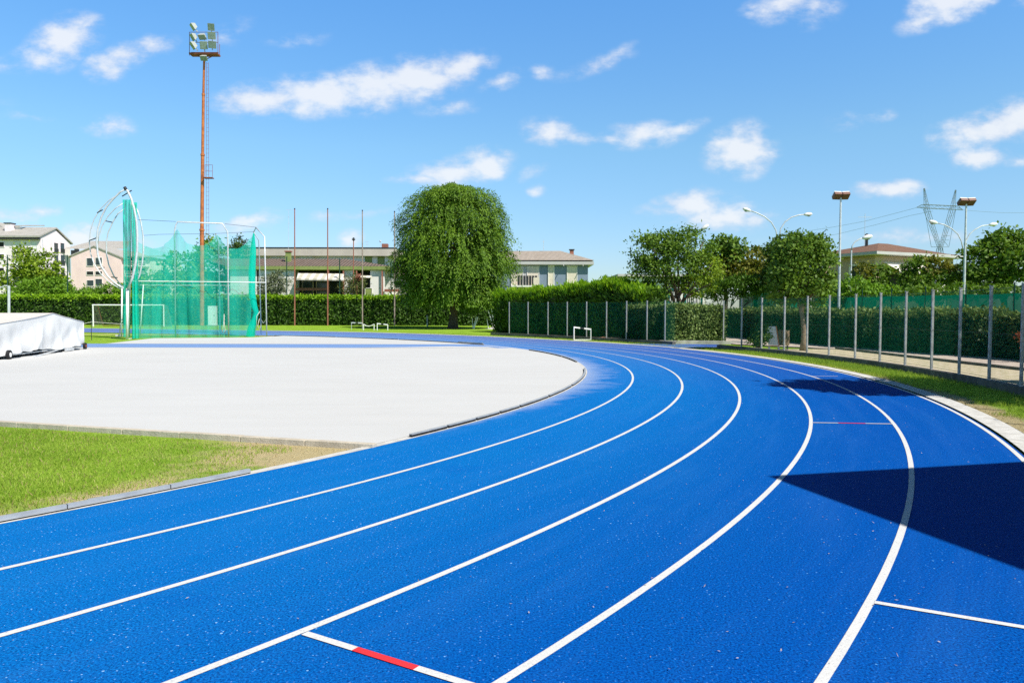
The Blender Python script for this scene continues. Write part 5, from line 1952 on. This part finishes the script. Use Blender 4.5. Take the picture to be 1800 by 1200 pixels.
def apartment_pale():
    Y = 125
    c = P(73, 520, Y)
    z_e = P(73, 417, Y).z
    root = thing('apartment_block', 'pale pink four storey apartment block with grey pitched roof at the left edge', 'building', (c.x, Y, .2))
    D, Lw = 8.4, 24
    za = z_e + 1.75
    x1 = c.x
    m = MB()
    m.prism([(x1, Y, 0), (x1, Y + D, 0), (x1, Y + D, z_e - .3), (x1, Y + D / 2, za - .1), (x1, Y, z_e - .0)], (-Lw, 0, 0))
    m.build('wall', M_PINKW, root)
    m = MB()
    yr = Y + D / 2
    m.prism([(x1 + .25, Y - .6, z_e - .05), (x1 + .25, yr, za + .12), (x1 + .25, yr, za + .34), (x1 + .25, Y - .6, z_e + .2)], (-Lw - .3, 0, 0))
    m.prism([(x1 + .25, yr, za + .12), (x1 + .25, Y + D + .5, z_e - .4), (x1 + .25, Y + D + .5, z_e - .15), (x1 + .25, yr, za + .34)], (-Lw - .3, 0, 0))
    rf = m.build('roof', M_ROOFG, root)
    m = MB()
    p = P(17.5, 400, Y + 2.5)
    m.box((p.x, Y + 2.5, p.z - .7), (1.0, 1.2, 2.6))
    m.build('chimney', M_PINKW, rf)
    MB().box((p.x, Y + 2.5, p.z + .68), (1.2, 1.4, .16)).build('chimney', M_DARK, rf)
    # dormer and higher roof block behind
    m = MB()
    q = P(47, 396, Y + 5)
    m.prism([(q.x - 2, Y + 3.0, q.z - 1.2), (q.x - 2, Y + 9, q.z - 1.2), (q.x - 2, Y + 9, q.z - .3), (q.x - 2, Y + 3.0, q.z - .5)], (2.2, 0, 0))
    m.build('dormer', M_WHITEW, rf)
    m = MB()
    m.prism([(q.x - 2.4, Y + 2.7, q.z - .45), (q.x - 2.4, Y + 9, q.z + .3), (q.x - 2.4, Y + 9, q.z + .5), (q.x - 2.4, Y + 2.7, q.z - .32)], (3.0, 0, 0))
    m.build('dormer_roof', M_ROOFG, rf)
    m = MB()
    q = P(6, 392, Y + 8)
    m.prism([(q.x - 8, Y + 6, q.z - 2), (q.x + 2.6, Y + 6, q.z - 2), (q.x, Y + 6, q.z), (q.x - 8, Y + 6, q.z)], (0, 6, 0))
    m.build('upper_roof', M_ROOFG, rf)
    for v in (417.7, 420.7):
        MB().box((x1 - Lw / 2, Y - .32, P(40, v, Y).z), (Lw + .2, .5, .14)).build('eave_board', M_DARK, root)
    F = Vector((0, -1, 0))
    for (u, v, w_, h_, mp) in ((30, 431, .9, 1.0, M_SHUTW), (60, 431, .9, 1.0, M_SHUTW), (30, 462, .9, 1.1, M_SHUTW), (60, 462, .9, 1.1, M_SHUTW), (30, 493, .9, 1.1, M_GLASS)):
        window(root, P(u, v, Y), (1, 0, 0), w_, h_, M_WHITEW, mp, F)
    for v in (430, 451, 475, 500):
        window(root, P(2, v, Y), (1, 0, 0), 1.0, .75, M_PINKW, M_INTER, F, name='loggia')
    S = Vector((1, 0, 0))
    for (yy_, v, h_) in ((Y + 4.2, 436, 1.7), (Y + 6.0, 436, 1.7), (Y + 4.2, 457, 1.7), (Y + 6.0, 457, 1.7), (Y + 4.2, 479, 1.7), (Y + 6.0, 479, 1.7)):
        z = P(97, v, yy_).z
        f = window(root, (x1, yy_, z), (0, 1, 0), 1.15, h_, M_PINKW, M_GLASS, S)
        MB().box((x1 + .12, yy_, z - h_ * .28), (.04, 1.2, h_ * .42)).build('railing', M_DARK, f)
    MB().bar((x1 + .06, Y + .5, 0), (x1 + .06, Y + .5, z_e - .2), .1).build('downpipe', M_GALV, root)


def house_pink():
    Y = 116
    a, b = P(126, 520, Y), P(214, 520, Y)
    ze, za = P(126, 450, Y).z, P(166, 433, Y).z
    root = thing('gabled_house', 'pink gabled house with two columns of windows behind the throwing cage gate', 'building', (a.x, Y, .2))
    xm = P(166, 433, Y).x
    D = 14
    MB().prism([(a.x, Y, 0), (b.x, Y, 0), (b.x, Y, ze - .2), (xm, Y, za - .05), (a.x, Y, ze)], (0, D, 0)).build('wall', M_PINK, root)
    m = MB()
    m.prism([(a.x - .5, Y - .15, ze - .22), (xm, Y - .15, za - .02), (xm, Y - .15, za + .14), (a.x - .5, Y - .15, ze - .06)], (0, D + .3, 0))
    m.prism([(xm, Y - .15, za - .02), (b.x + .5, Y - .15, ze - .42), (b.x + .5, Y - .15, ze - .26), (xm, Y - .15, za + .14)], (0, D + .3, 0))
    rf = m.build('roof', M_ROOFG, root)
    for (u, v) in ((135, 443), (129, 445.5)):
        p = P(u, v, Y + 4)
        MB().box((p.x, Y + 4, p.z), (.5, .5, 1.0)).build('chimney', M_DARK, rf)
    F = Vector((0, -1, 0))
    for (u, v, w_, h_, mp) in ((158.5, 460.5, .95, 1.15, M_GLASS), (174, 459.5, .95, 1.1, M_GLASS), (158.5, 480, 1.0, .5, M_INTER), (174, 480, 1.0, .5, M_INTER), (159, 497.5, 1.0, .85, M_GLASS), (174, 496.5, 1.0, 1.05, M_GLASS), (159, 510, 1.0, .75, M_GLASS), (174, 510, 1.0, .75, M_GLASS)):
        window(root, P(u, v, Y), (1, 0, 0), w_, h_, M_WHITEW, mp, F, .06)
    # cream wing with balconies to the right and the grey roof behind
    q0, q1 = P(214.5, 520, Y + 2), P(266, 520, Y + 2)
    ztop = P(230, 452, Y + 2).z
    root2 = thing('balcony_block', 'cream apartment wing with stacked balconies behind the drawn up gate net', 'building', (q0.x, Y + 2, .2))
    MB().box2(q0.x + .02, q1.x, Y + 2, Y + 13, 0, ztop).build('wall', M_CREAM, root2)
    p0, p1 = P(147, 425, Y + 20), P(245, 425, Y + 20)
    zr = P(190, 424.5, Y + 20).z
    m = MB()
    m.prism([(p0.x + 1.5, Y + 20, zr), (p1.x - 1.5, Y + 20, zr), (p1.x + .3, Y + 14.6, zr - 1.75), (p0.x - .3, Y + 14.6, zr - 1.75)], (0, .2, .12))
    m.prism([(q0.x - .2, Y + 1.4, ztop + .002), (q1.x + .4, Y + 1.4, ztop + .002), (q1.x + .4, Y + 13.4, ztop + .9), (q0.x - .2, Y + 13.4, ztop + .9)], (0, 0, .15))
    m.build('roof', M_ROOFG, root2)
    for v in (458, 476, 494, 512):
        z = P(240, v, Y + 2).z
        bl = MB().box(((q0.x + q1.x) / 2, Y + 1.3, z - .9), (q1.x - q0.x - .4, 1.3, .16)).build('balcony', M_WHITEW, root2)
        m = MB()
        for k in range(3):
            m.box(((q0.x + q1.x) / 2, Y + .68, z - .55 + k * .2), (q1.x - q0.x - .4, .05, .07))
        m.build('railing', M_WHITEW, bl)
        for u in (228, 250):
            window(root2, P(u, v - 1.5, Y + 2) + Vector((0, 0, -.3)), (1, 0, 0), 1.0, 1.1, M_CREAM, M_INTER, F, .06)


def house_center():
    Y = 94
    x0, x1 = P(405, 500, Y).x, P(684, 500, Y).x
    zf = P(560, 474, Y).z
    zr = P(560, 455, Y + 5).z
    root = thing('tile_roofed_house', 'low house with a weathered brown tile roof, green fascia and striped awning', 'building', ((x0 + x1) / 2, Y, .2))
    D = 9
    # wall: solid parts leave the shaded loggia open
    m = MB()
    for (ua, ub, y0) in ((405, 455, Y), (452, 518, Y), (604, 622, Y + .05), (651, 676, Y)):
        a, b = P(ua, 500, Y).x, P(ub, 500, Y).x
        m.box2(a, b - .01, y0, y0 + .35, 0, zf - .05)
    m.box2(x0 + .1, x1 - .1, Y + 2.2, Y + D, 0, zf - .04)
    m.build('wall', M_WHITEW, root)
    m = MB()
    m.box2(P(518, 500, Y).x, P(604, 500, Y).x, Y + 2.02, Y + 2.18, .2, zf - .06)
    m.box2(P(622, 500, Y).x, P(651, 500, Y).x, Y + 1.9, Y + 2.0, 3.6, zf - .07)
    m.build('loggia', M_INTER, root)
    # hip roof
    e = .45
    zf2 = zf + .42
    xr0, xr1 = P(440, 455, Y + 5).x - 6, P(608, 455, Y + 5).x
    A = [(x0 - e, Y - e, zf2), (x1 + e, Y - e, zf2), (x1 + e, Y + D + 2, zf2), (x0 - e, Y + D + 2, zf2), (xr0, Y + 5, zr), (xr1, Y + 5, zr)]
    m = MB()
    m.add(A, [(0, 1, 5, 4), (1, 2, 5), (2, 3, 4, 5), (3, 0, 4), (3, 2, 1, 0)])
    rf = m.build('roof', M_ROOFD, root)
    m = MB()
    m.box(((x0 + x1) / 2, Y - e + .05, zf + .2), (x1 - x0 + 2 * e, .12, .42))
    m.box((x1 + e - .05, Y + 5, zf + .2), (.12, D + 1.5, .42))
    m.build('fascia', M_GREENF, root)
    MB().box(((x0 + x1) / 2, Y + 4.5 - e / 2 + .1, zf + .02), (x1 - x0 + 2 * e - .3, 9 + e - .1, .08)).build('soffit', M_GREENF, root)
    p = P(507, 452, Y + 3)
    MB().box((p.x, Y + 3, p.z - .2), (.6, .6, 1.7)).build('chimney', M_GREENF, rf)
    MB().box((p.x, Y + 3, p.z + .72), (.8, .8, .14)).build('chimney_cap', M_BRICKR, rf)
    an = MB()
    an.tube([P(507, 446, Y + 3), P(507.5, 370, Y + 3)], .02, 5)
    for (v, wd) in ((369, 9), (382, 4), (393, 3)):
        an.bar(P(507 - wd / 2, v, Y + 3), P(507 + wd, v - .6, Y + 3), .03)
    an.build('antenna', M_GALV, rf)
    # striped awning over the loggia
    m = MB()
    a, b = P(524, 480.5, Y - .46), P(604, 481.5, Y - .46)
    a2, b2 = P(521.5, 490.5, Y - 2.2), P(604.5, 491.5, Y - 2.2)
    m.prism([a, b, b2, a2], (0, -.03, .03))
    m.prism([a2, b2, b2 - Vector((0, 0, .12)), a2 - Vector((0, 0, .12))], (0, -.03, 0))
    m.build('awning', M_AWN, root)
    m = MB()
    a, b = P(622, 484, Y - .1), P(654, 485, Y - .1)
    m.prism([a, b, b + Vector((0, -.7, -.28)), a + Vector((0, -.7, -.28))], (0, -.03, .03))
    m.build('awning', M_AWN, root)
    # balcony rail, posts and garden wall seen over the hedge
    m = MB()
    a, b = P(519, 508, Y - .3), P(577, 508.5, Y - .3)
    m.box((a + b) / 2, ((b - a).length, .12, .32))
    m.build('balcony_rail', M_BRICKR, root)
    a, b = P(676, 510, Y - .2), P(702, 511, Y - .2)
    MB().box((a + b) / 2, ((b - a).length, .12, .34)).build('balcony_rail', M_BRICKR, root)
    m = MB()
    for u in (577.5, 604, 627, 672):
        q = P(u, 500, Y - .3)
        m.bar((q.x, Y - .3, 0), (q.x, Y - .3, zf), .16)
    m.build('pillar', M_BRICKR, root)
    window(root, P(648, 513, Y - .02), (1, 0, 0), .8, .9, M_WHITEW, M_GREENF, (0, -1, 0), .06)
    window(root, P(541, 505, Y + 1.98), (1, 0, 0), 1.3, 1.5, M_BROWNW, M_GLASS, (0, -1, 0), .08)
    window(root, P(566, 505, Y + 1.98), (1, 0, 0), 1.3, 1.5, M_BROWNW, M_GLASS, (0, -1, 0), .08)
    # long flat roofed building behind
    Y2 = 112
    x0, x1 = P(400, 450, Y2).x, P(681, 450, Y2).x
    z0, z1 = P(560, 449.5, Y2).z, P(560, 436.5, Y2).z
    r2 = thing('flat_roofed_building', 'long flat roofed building with a broad beige parapet behind the tile roofed house', 'building', ((x0 + x1) / 2, Y2, .2))
    MB().box2(x0, x1, Y2 + .8, Y2 + 11, 0, z0 - .01).build('wall', M_WHITEW, r2)
    rf = MB().box2(x0 - .6, x1 + 1.2, Y2, Y2 + 12, z0, z1).build('parapet', mat('beige_parapet', (.50, .45, .38), .9, .08, .6), r2)
    MB().box2(x0 - .65, x1 + 1.25, Y2 - .05, Y2 + 12.05, z1 + .002, z1 + .16).build('coping', M_DARK, rf)
    m = MB()
    p = P(677, 434, Y2 + 4)
    m.box((p.x, Y2 + 4, p.z), (.9, .9, .9))
    m.build('chimney', M_BRICKR, rf)
    an = MB()
    an.tube([P(645, 437, Y2 + 3), P(645, 424, Y2 + 3)], .025, 5)
    an.bar(P(641, 425, Y2 + 3), P(648, 424.6, Y2 + 3), .04)
    an.bar(P(642, 430, Y2 + 3), P(648, 429.6, Y2 + 3), .04)
    an.tube([P(668.5, 437, Y2 + 3), P(668.5, 426, Y2 + 3)], .025, 5)
    an.ball(P(668.5, 424, Y2 + 3), (.16, .08, .16), 8, 5)
    an.build('antenna', M_GALV, rf)
    for (u, mp) in ((471, M_SHUT), (521, M_SHUT), (556, M_SHUT), (648, M_GREENF), (670, M_GREENF)):
        window(r2, P(u, 457, Y2 + .8), (1, 0, 0), 1.1, 1.3, M_WHITEW, mp, (0, -1, 0), .08)
    # low white house glimpsed by the big tree
    a, b = P(691, 520, 99).x, P(760, 520, 99).x
    r3 = thing('white_house', 'low white house with a grey porch half hidden by the big round tree', 'building', (a, 99, .2))
    zt = P(700, 482, 99).z
    MB().box2(a, b, 99, 107, 0, zt).build('wall', M_CREAM, r3)
    m = MB()
    m.prism([(a - .5, 98.2, zt - .1), (b + .5, 98.2, zt - .1), (b + .5, 103, zt + 1.2), (a - .5, 103, zt + 1.2)], (0, .1, .15))
    m.build('roof', M_ROOFB, r3)
    window(r3, P(701, 500, 99), (1, 0, 0), 1.3, .9, M_GREYW, M_INTER, (0, -1, 0))


def house_blue():
    Y = 96
    x0, x1 = P(850, 480, Y).x, P(1033.5, 480, Y).x
    zf = P(950, 465.5, Y).z
    zr = P(950, 441, Y + 5).z
    root = thing('blue_grey_house', 'slate blue house with cream shutters and a broad grey eave right of the big tree', 'building', ((x0 + x1) / 2, Y, .2))
    D = 11
    MB().box2(x0, x1, Y, Y + D, 0, zf - .01).build('wall', M_BLUEW, root)
    e = .7
    m = MB()
    zf2 = zf + .55
    rx1 = P(985, 442, Y + 5.5).x
    A = [(x0 - e, Y - e, zf2), (x1 + e, Y - e, zf2), (x1 + e, Y + D + e, zf2), (x0 - e, Y + D + e, zf2), (x0 - 1, Y + 5.5, zr), (rx1, Y + 5.5, zr + .05)]
    m.add(A, [(0, 1, 5, 4), (1, 2, 5), (2, 3, 4, 5), (3, 0, 4), (3, 2, 1, 0)])
    rf = m.build('roof', M_ROOFB, root)
    m = MB()
    m.box(((x0 + x1) / 2, Y + D / 2, zf + .2), (x1 - x0 + 2 * e - .05, D + 2 * e - .05, .40))
    m.build('eave', M_GREYW, root)
    p = P(1005, 443.5, Y + 5)
    MB().box((p.x, Y + 5, p.z - .3), (.5, .5, 1.1)).build('chimney', M_BRICKR, rf)
    MB().box((p.x, Y + 5, p.z + .34), (.7, .7, .12)).build('chimney_cap', M_DARK, rf)
    an = MB().tube([P(955.5, 442, Y + 5), P(955.5, 421, Y + 5)], .025, 5)
    an.bar(P(953.5, 425, Y + 5), P(957.5, 424.6, Y + 5), .04)
    an.build('antenna', M_GALV, rf)
    F = Vector((0, -1, 0))
    # pale panels that run from eave to sill round the shutters
    for (ua, ub) in ((898, 948), (963, 975), (996, 1015)):
        a, b = P(ua, 480, Y).x, P(ub, 480, Y).x
        MB().box2(a, b, Y - .06, Y - .002, 3.0, zf - .02).build('panel', M_GREYW, root)
    for (u, v, w_, h_) in ((909, 487, 1.4, 2.5), (937, 487, 1.4, 2.5), (968.5, 484.5, .6, 2.4), (1005.5, 484.5, 1.15, 2.3)):
        window(root, P(u, v, Y) + Vector((0, -.06, 0)), (1, 0, 0), w_, h_, M_WHITEW, M_SHUT, F, .08)
    m = MB()
    for u in (990, 1024):
        q = P(u, 476, Y)
        m.bar((q.x, Y - .1, q.z + .9), (q.x, Y - 1.0, q.z + .55), .07)
        m.bar((q.x - .6, Y - .1, q.z + .9), (q.x + .1, Y - .1, q.z + .9), .12)
    m.build('awning_bracket', M_GREYW, root)
    # balcony with dark railing
    a, b = P(899, 493, Y - 1.3), P(947, 493, Y - 1.3)
    zb = P(920, 500, Y - 1.3).z
    bl = MB().box2(a.x, b.x, Y - 1.4, Y - .07, zb - .3, zb - .1).build('balcony', M_WHITEW, root)
    m = MB()
    for k in range(7):
        x = a.x + .9 + k * .36
        m.box((x, Y - 1.36, zb + .5), (.30, .05, 1.2))
    m.build('railing', M_DARK, bl)
    MB().box((b.x - .3, Y - 1.36, zb + .4), (.75, .14, .95)).build('planter', M_SHUT, bl)


def house_right():
    K = P(1540, 500, 60.5)
    r_, l_ = Vector((.909, .416, 0)), Vector((-.416, .909, 0))
    ze = P(1538, 446, 60).z
    z_a = P(1553, 428, 66).z + .05
    root = thing('terracotta_roofed_house', 'tan house with a low terracotta hip roof and cream awning among trees on the right', 'building', (K.x, K.y, 0))
    K = Vector((K.x, K.y, 0)) + r_ * .9 + l_ * .9
    Wm, Dm = 6.8, 6.5
    m = MB()
    m.prism([K, K + r_ * Wm, K + r_ * Wm + l_ * Dm, K + l_ * Dm], (0, 0, ze - .01))
    m.build('wall', M_BROWNW, root)
    e = 1.0
    a = K - r_ * e - l_ * e
    fl = [a, a + r_ * (Wm + 2 * e), a + r_ * (Wm + 2 * e) + l_ * (Dm + 2 * e), a + l_ * (Dm + 2 * e)]
    rg = [a + r_ * 5.2 + l_ * 4.2, a + r_ * 6.4 + l_ * 4.2]
    m = MB()
    m.add([Vector((p.x, p.y, ze + .26)) for p in fl] + [Vector((p.x, p.y, z_a)) for p in rg], [(0, 1, 5, 4), (1, 2, 5), (2, 3, 4, 5), (3, 0, 4), (3, 2, 1, 0)])
    rf = m.build('roof', M_ROOFR, root)
    K2 = K + r_ * (Wm - 1.0) + l_ * .25
    W2, D2 = 4.2, 6.2
    a = K2 - l_ * (e - .02)
    vs = [a - r_ * 2.5, a + r_ * (W2 + .4), a + r_ * (W2 + .4) + l_ * (D2 + e), a + l_ * (D2 + e) - r_ * 2.5]
    z2 = ze + .24
    top = [K2 - r_ * 2.5 + l_ * (D2 * .42), K2 + r_ * (W2 - 2.2) + l_ * (D2 * .42)]
    vv = [Vector((p.x, p.y, z2)) for p in vs] + [Vector((p.x, p.y, z_a - .50)) for p in top]
    m = MB()
    m.add(vv, [(0, 1, 5, 4), (1, 2, 5), (2, 3, 4, 5), (3, 0, 4), (3, 2, 1, 0)])
    m.build('porch_roof', M_ROOFR, root)
    a = K - r_ * e - l_ * e
    m = MB()
    m.prism([a, a + r_ * (Wm + 2 * e), a + r_ * (Wm + 2 * e) + l_ * (Dm + 2 * e), a + l_ * (Dm + 2 * e)], (0, 0, .01))
    m.v = [(p[0], p[1], p[2] + ze + .02 if p[2] < .005 else ze + .25) for p in m.v]
    m.build('eave', M_GREYW, root)
    m = MB()
    b_ = K2 - l_ * (e - .03) + r_ * .9
    m.prism([b_, b_ + r_ * (W2 - .5), b_ + r_ * (W2 - .5) + l_ * (D2 + e - .1), b_ + l_ * (D2 + e - .1)], (0, 0, .01))
    m.v = [(p[0], p[1], ze + .03 if p[2] < .005 else ze + .23) for p in m.v]
    m.build('porch_eave', M_GREYW, root)
    for d in (.0, D2 - .6):
        q = K2 + r_ * (W2 - .6) + l_ * d
        MB().bar((q.x, q.y, 0), (q.x, q.y, ze), .42).build('porch_pillar', M_BROWNW, root)
    m = MB()
    q = K2 + r_ * 1.0
    m.prism([q, q + r_ * 3.0, q + r_ * 3.0 + l_ * .2, q + l_ * .2], (0, 0, ze - 2.2))
    m.build('porch_wall', M_CREAM, root)
    # awning on the near side
    m = MB()
    a = K + r_ * .9 - l_ * .05
    a = Vector((a.x, a.y, ze - .55))
    b2 = a + r_ * 4.2
    m.prism([a, b2, b2 - l_ * 1.5 + Vector((0, 0, -.75)), a - l_ * 1.5 + Vector((0, 0, -.75))], (0, 0, .04))
    q = a - l_ * 1.5 + Vector((0, 0, -.75))
    m.prism([q, q + r_ * 4.2, q + r_ * 4.2 + Vector((0, 0, -.25)), q + Vector((0, 0, -.25))], -l_ * .03)
    m.build('awning', M_AWNW, root)
    p = K + r_ * 2.6 + Vector((0, 0, ze - 2.4))
    window(root, p, r_, 2.6, 1.9, M_CREAM, M_INTER, -l_)
    for d, mp in ((1.9, M_GLASS), (5.2, M_BRICKR)):
        p = K + l_ * d + Vector((0, 0, ze - 1.5))
        window(root, p, -l_, .95, 1.5, M_CREAM, mp, -r_, .14)
    m = MB()
    c = K + r_ * 3.0 + l_ * 3.4
    m.tube([(c.x, c.y, z_a - .5), (c.x, c.y, z_a + .55)], .13, 8)
    m.ball((c.x, c.y, z_a + .62), (.18, .18, .2), 8, 6)
    m.build('chimney', M_DARK, rf)
    an = MB()
    an.tube([(c.x + .1, c.y + .6, z_a - .2), (c.x + .1, c.y + .6, z_a + 2.6)], .02, 5)
    an.bar((c.x - .5, c.y + .6, z_a + 2.3), (c.x + .7, c.y + .6, z_a + 2.3), .03)
    an.build('antenna', M_GALV, rf)


apartment_pale()
house_pink()
house_center()
house_blue()
house_right()
# white walled house glimpsed behind the wide tree
a, b = P(1093, 520, 75).x, P(1240, 520, 75).x
root = thing('white_house', 'white walled house glimpsed behind the wide airy tree and its gate', 'building', (a, 75, .1))
zt = P(1110, 486, 75).z
MB().box2(a, b, 75, 83, 0, zt).build('wall', M_WHITEW, root)
MB().box2(a - .5, b + .5, 74.4, 83.5, zt, zt + .22).build('roof', M_GREYW, root)
for u in (1140, 1180, 1215):
    window(root, P(u, 520, 75), (1, 0, 0), 1.3, 1.5, M_GREYW, M_GLASS, (0, -1, 0))

# ------------------------------------------------------------------ lamps on the right
def court_light(label, u, vt, Y):
    t = P(u, vt, Y)
    root = thing('court_floodlight', label, 'floodlight', (t.x, Y, 0), 'twin headed court floodlights')
    MB().tube([(t.x, Y, 0), (t.x, Y, t.z * .5), (t.x, Y, t.z)], [.085, .07, .05], 10).build('pole', M_GALV, root)
    for s in (-1, 1):
        c = t + Vector((s * .24, -.05, .02))
        m = MB()
        m.box(c, (.44, .46, .2), (1, 0, s * .04), (0, .75, 1))
        h = m.build('lamp_head', mat('brown_lamp_housing', (.17, .075, .055), .5, .15, 6), root, bevel=.02)
        MB().box(c + Vector((0, .075, .10)), (.42, .44, .05), (1, 0, s * .04), (0, .75, 1)).build('lid', M_WPAINT, h)
    MB().bar(t + Vector((-.3, 0, -.07)), t + Vector((.3, 0, -.07)), .05).build('bracket', M_DARK, root)


court_light('twin headed floodlight on a white pole left of the terracotta roofed house', 1478, 345, 45)
court_light('twin headed floodlight on a white pole right of the power pylon', 1698.5, 356, 45)


def street_lamp(label, pole, arms, Y, r=.07):
    """pole: (u, v_top); arms: list of lists of (u, v) ending at the lamp"""
    t = P(*pole, Y)
    root = thing('street_lamp', label, 'street lamp', (t.x, Y, 0), 'curved arm street lamps behind the trees')
    MB().tube([(t.x, Y, 0), (t.x, Y, t.z)], [r * 1.2, r], 10).build('pole', M_GALV, root)
    for a in arms:
        pts = [P(u, v, Y) for u, v in a]
        am = MB().tube(pts, [r * .9] + [r * .75] * (len(pts) - 1), 8).build('arm', M_GALV, root, smooth=True)
        e = pts[-1]
        d = (pts[-1] - pts[-2]).normalized()
        m = MB()
        m.tube([e - d * .15, e, e + d * .22, e + d * .5, e + d * .62], [.06, .13, .17, .13, .04], 10)
        m.build('lamp_head', M_WPAINT, am, smooth=True)
        MB().ball(e + d * .3 - Vector((0, 0, .12)), (.17, .12, .1), 8, 5).build('glass', M_LAMPG, am)


street_lamp('tall double armed street lamp rising behind the bronze tinted trees', (1368, 425), [[(1367, 425), (1364, 405), (1356, 391), (1344, 381), (1330, 374), (1317, 370)], [(1369.5, 425), (1372, 402), (1380, 390), (1391, 382), (1404, 378), (1416, 377)]], 70)
street_lamp('double armed street lamp behind the right floodlight pole', (1694, 440), [[(1693, 440), (1690, 424), (1684, 412), (1673, 402), (1660, 395), (1645, 391.5)], [(1695.5, 440), (1698, 424), (1704, 412), (1713, 404), (1726, 397), (1741, 395)]], 66, .06)
street_lamp('single armed street lamp in front of the terracotta roofed house wall', (1496.5, 440), [[(1496.5, 440), (1498, 432), (1503, 425), (1511, 420), (1519, 418)]], 56, .055)
street_lamp('single armed street lamp peeping out above the wide airy tree', (1222, 425), [[(1222, 425), (1224, 412), (1229, 406), (1235, 402)]], 66, .06)

# ------------------------------------------------------------------ power pylon
def pylon():
    Y = 330
    def at(u, v, dy=0):
        return P(u, v, Y + dy)
    base = at(1652, 520)
    root = thing('power_pylon', 'distant V shaped lattice power pylon above the terracotta roof', 'pylon', (base.x, Y, 0))
    def lattice(a, b, w0, w1, n, r, nm, horiz=False):
        m = MB()
        a, b = Vector(a), Vector(b)
        ax = (b - a).normalized()
        sx = Vector((0, 1, 0)) if True else None
        side = ax.cross(sx).normalized()
        cor = [(i, j) for i in (-1, 1) for j in (-1, 1)]
        def pt(t, i, j):
            w_ = w0 + (w1 - w0) * t
            return a.lerp(b, t) + side * (i * w_ / 2) + sx * (j * w_ / 2)
        for c in cor:
            m.tube([pt(0, *c), pt(1, *c)], r, 4)
        for k in range(n):
            t0, t1 = k / n, (k + 1) / n
            for j in (-1, 1):
                p, q = (-1, 1) if k % 2 else (1, -1)
                m.tube([pt(t0, p, j), pt(t1, q, j)], r * .55, 3)
            for i in (-1, 1):
                m.tube([pt(t0, i, -1), pt(t1, i, 1)], r * .55, 3)
        m.build(nm, M_PYLON, root)
    lattice(at(1652, 437), at(1628, 366), 1.0, 1.7, 8, .10, 'leg')
    lattice(at(1653, 437), at(1674, 368), 1.0, 1.7, 8, .10, 'leg')
    lattice(at(1629, 366), at(1624.5, 331), 1.5, .3, 4, .095, 'horn')
    lattice(at(1674, 368), at(1680, 334), 1.5, .3, 4, .095, 'horn')
    lattice(at(1621, 362.5), at(1683, 365.5), 1.5, 1.5, 9, .10, 'crossarm')
    lattice(at(1621, 362.5), at(1612, 364.5), 1.3, .15, 2, .1, 'crossarm_tip')
    lattice(at(1683, 365.5), at(1692, 369), 1.3, .15, 2, .1, 'crossarm_tip')
    b2 = at(1652, 436)
    lattice((b2.x, Y, b2.z), (b2.x, Y, 0), 1.6, 7.0, 7, .15, 'body')
    m = MB()
    for p, q in (((1637, 434), (1668, 434)), ((1637, 434), (1625, 366)), ((1668, 434), (1680, 368)), ((1657, 422), (1668, 422)), ((1660, 424), (1667, 433)), ((1658, 415), (1670, 414))):
        m.tube([at(*p, 1.5), at(*q, 1.5)], .09, 4)
    m.build('brace', M_PYLON, root)
    return at


at = pylon()
def cable(label, pts):
    root = tag(MB().tube([P(*p) for p in pts], .06, 4).build('power_cable', M_PYLON), label, 'power cable', 'power cables of the pylon')
cable('power cable running right from the pylon to the picture edge', [(1692, 369, 330), (1720, 371.5, 340), (1760, 374, 352), (1830, 374, 372)])
cable('upper power cable falling left from the pylon crossarm', [(1612, 365, 330), (1570, 376, 345), (1520, 389, 365), (1460, 400, 390), (1400, 409, 420)])
cable('middle power cable falling left from the pylon', [(1640, 371, 332), (1600, 379, 345), (1540, 395, 365), (1470, 412, 390), (1400, 422, 420)])

# ------------------------------------------------------------------ dry leaf scraps on the outer lanes
pp_, dd_, nn_ = [], [], []
k = 900
th = RNG.uniform(math.radians(-40), math.radians(10), k)
r = RL + LANE * np.minimum(6, 6.05 - np.abs(RNG.normal(0, 2.2, k)))
x, y = BC.x + np.cos(th) * r, BC.y + np.sin(th) * r
pts = np.stack([x, y, np.full(k, .008)], 1)
d = rdirs(k)
d[:, 2] = np.abs(d[:, 2]) * .15
n = np.tile([0, 0, 1.0], (k, 1)) + rdirs(k) * .2
o = leaf_obj('leaf_litter', [(pts, d, n, .022, .008, 0)], [leaf_mat('dry_leaf_scraps', (.20, .16, .13), (.75, .68, .66), .2, 5)], None)
tag(o, kind='stuff')
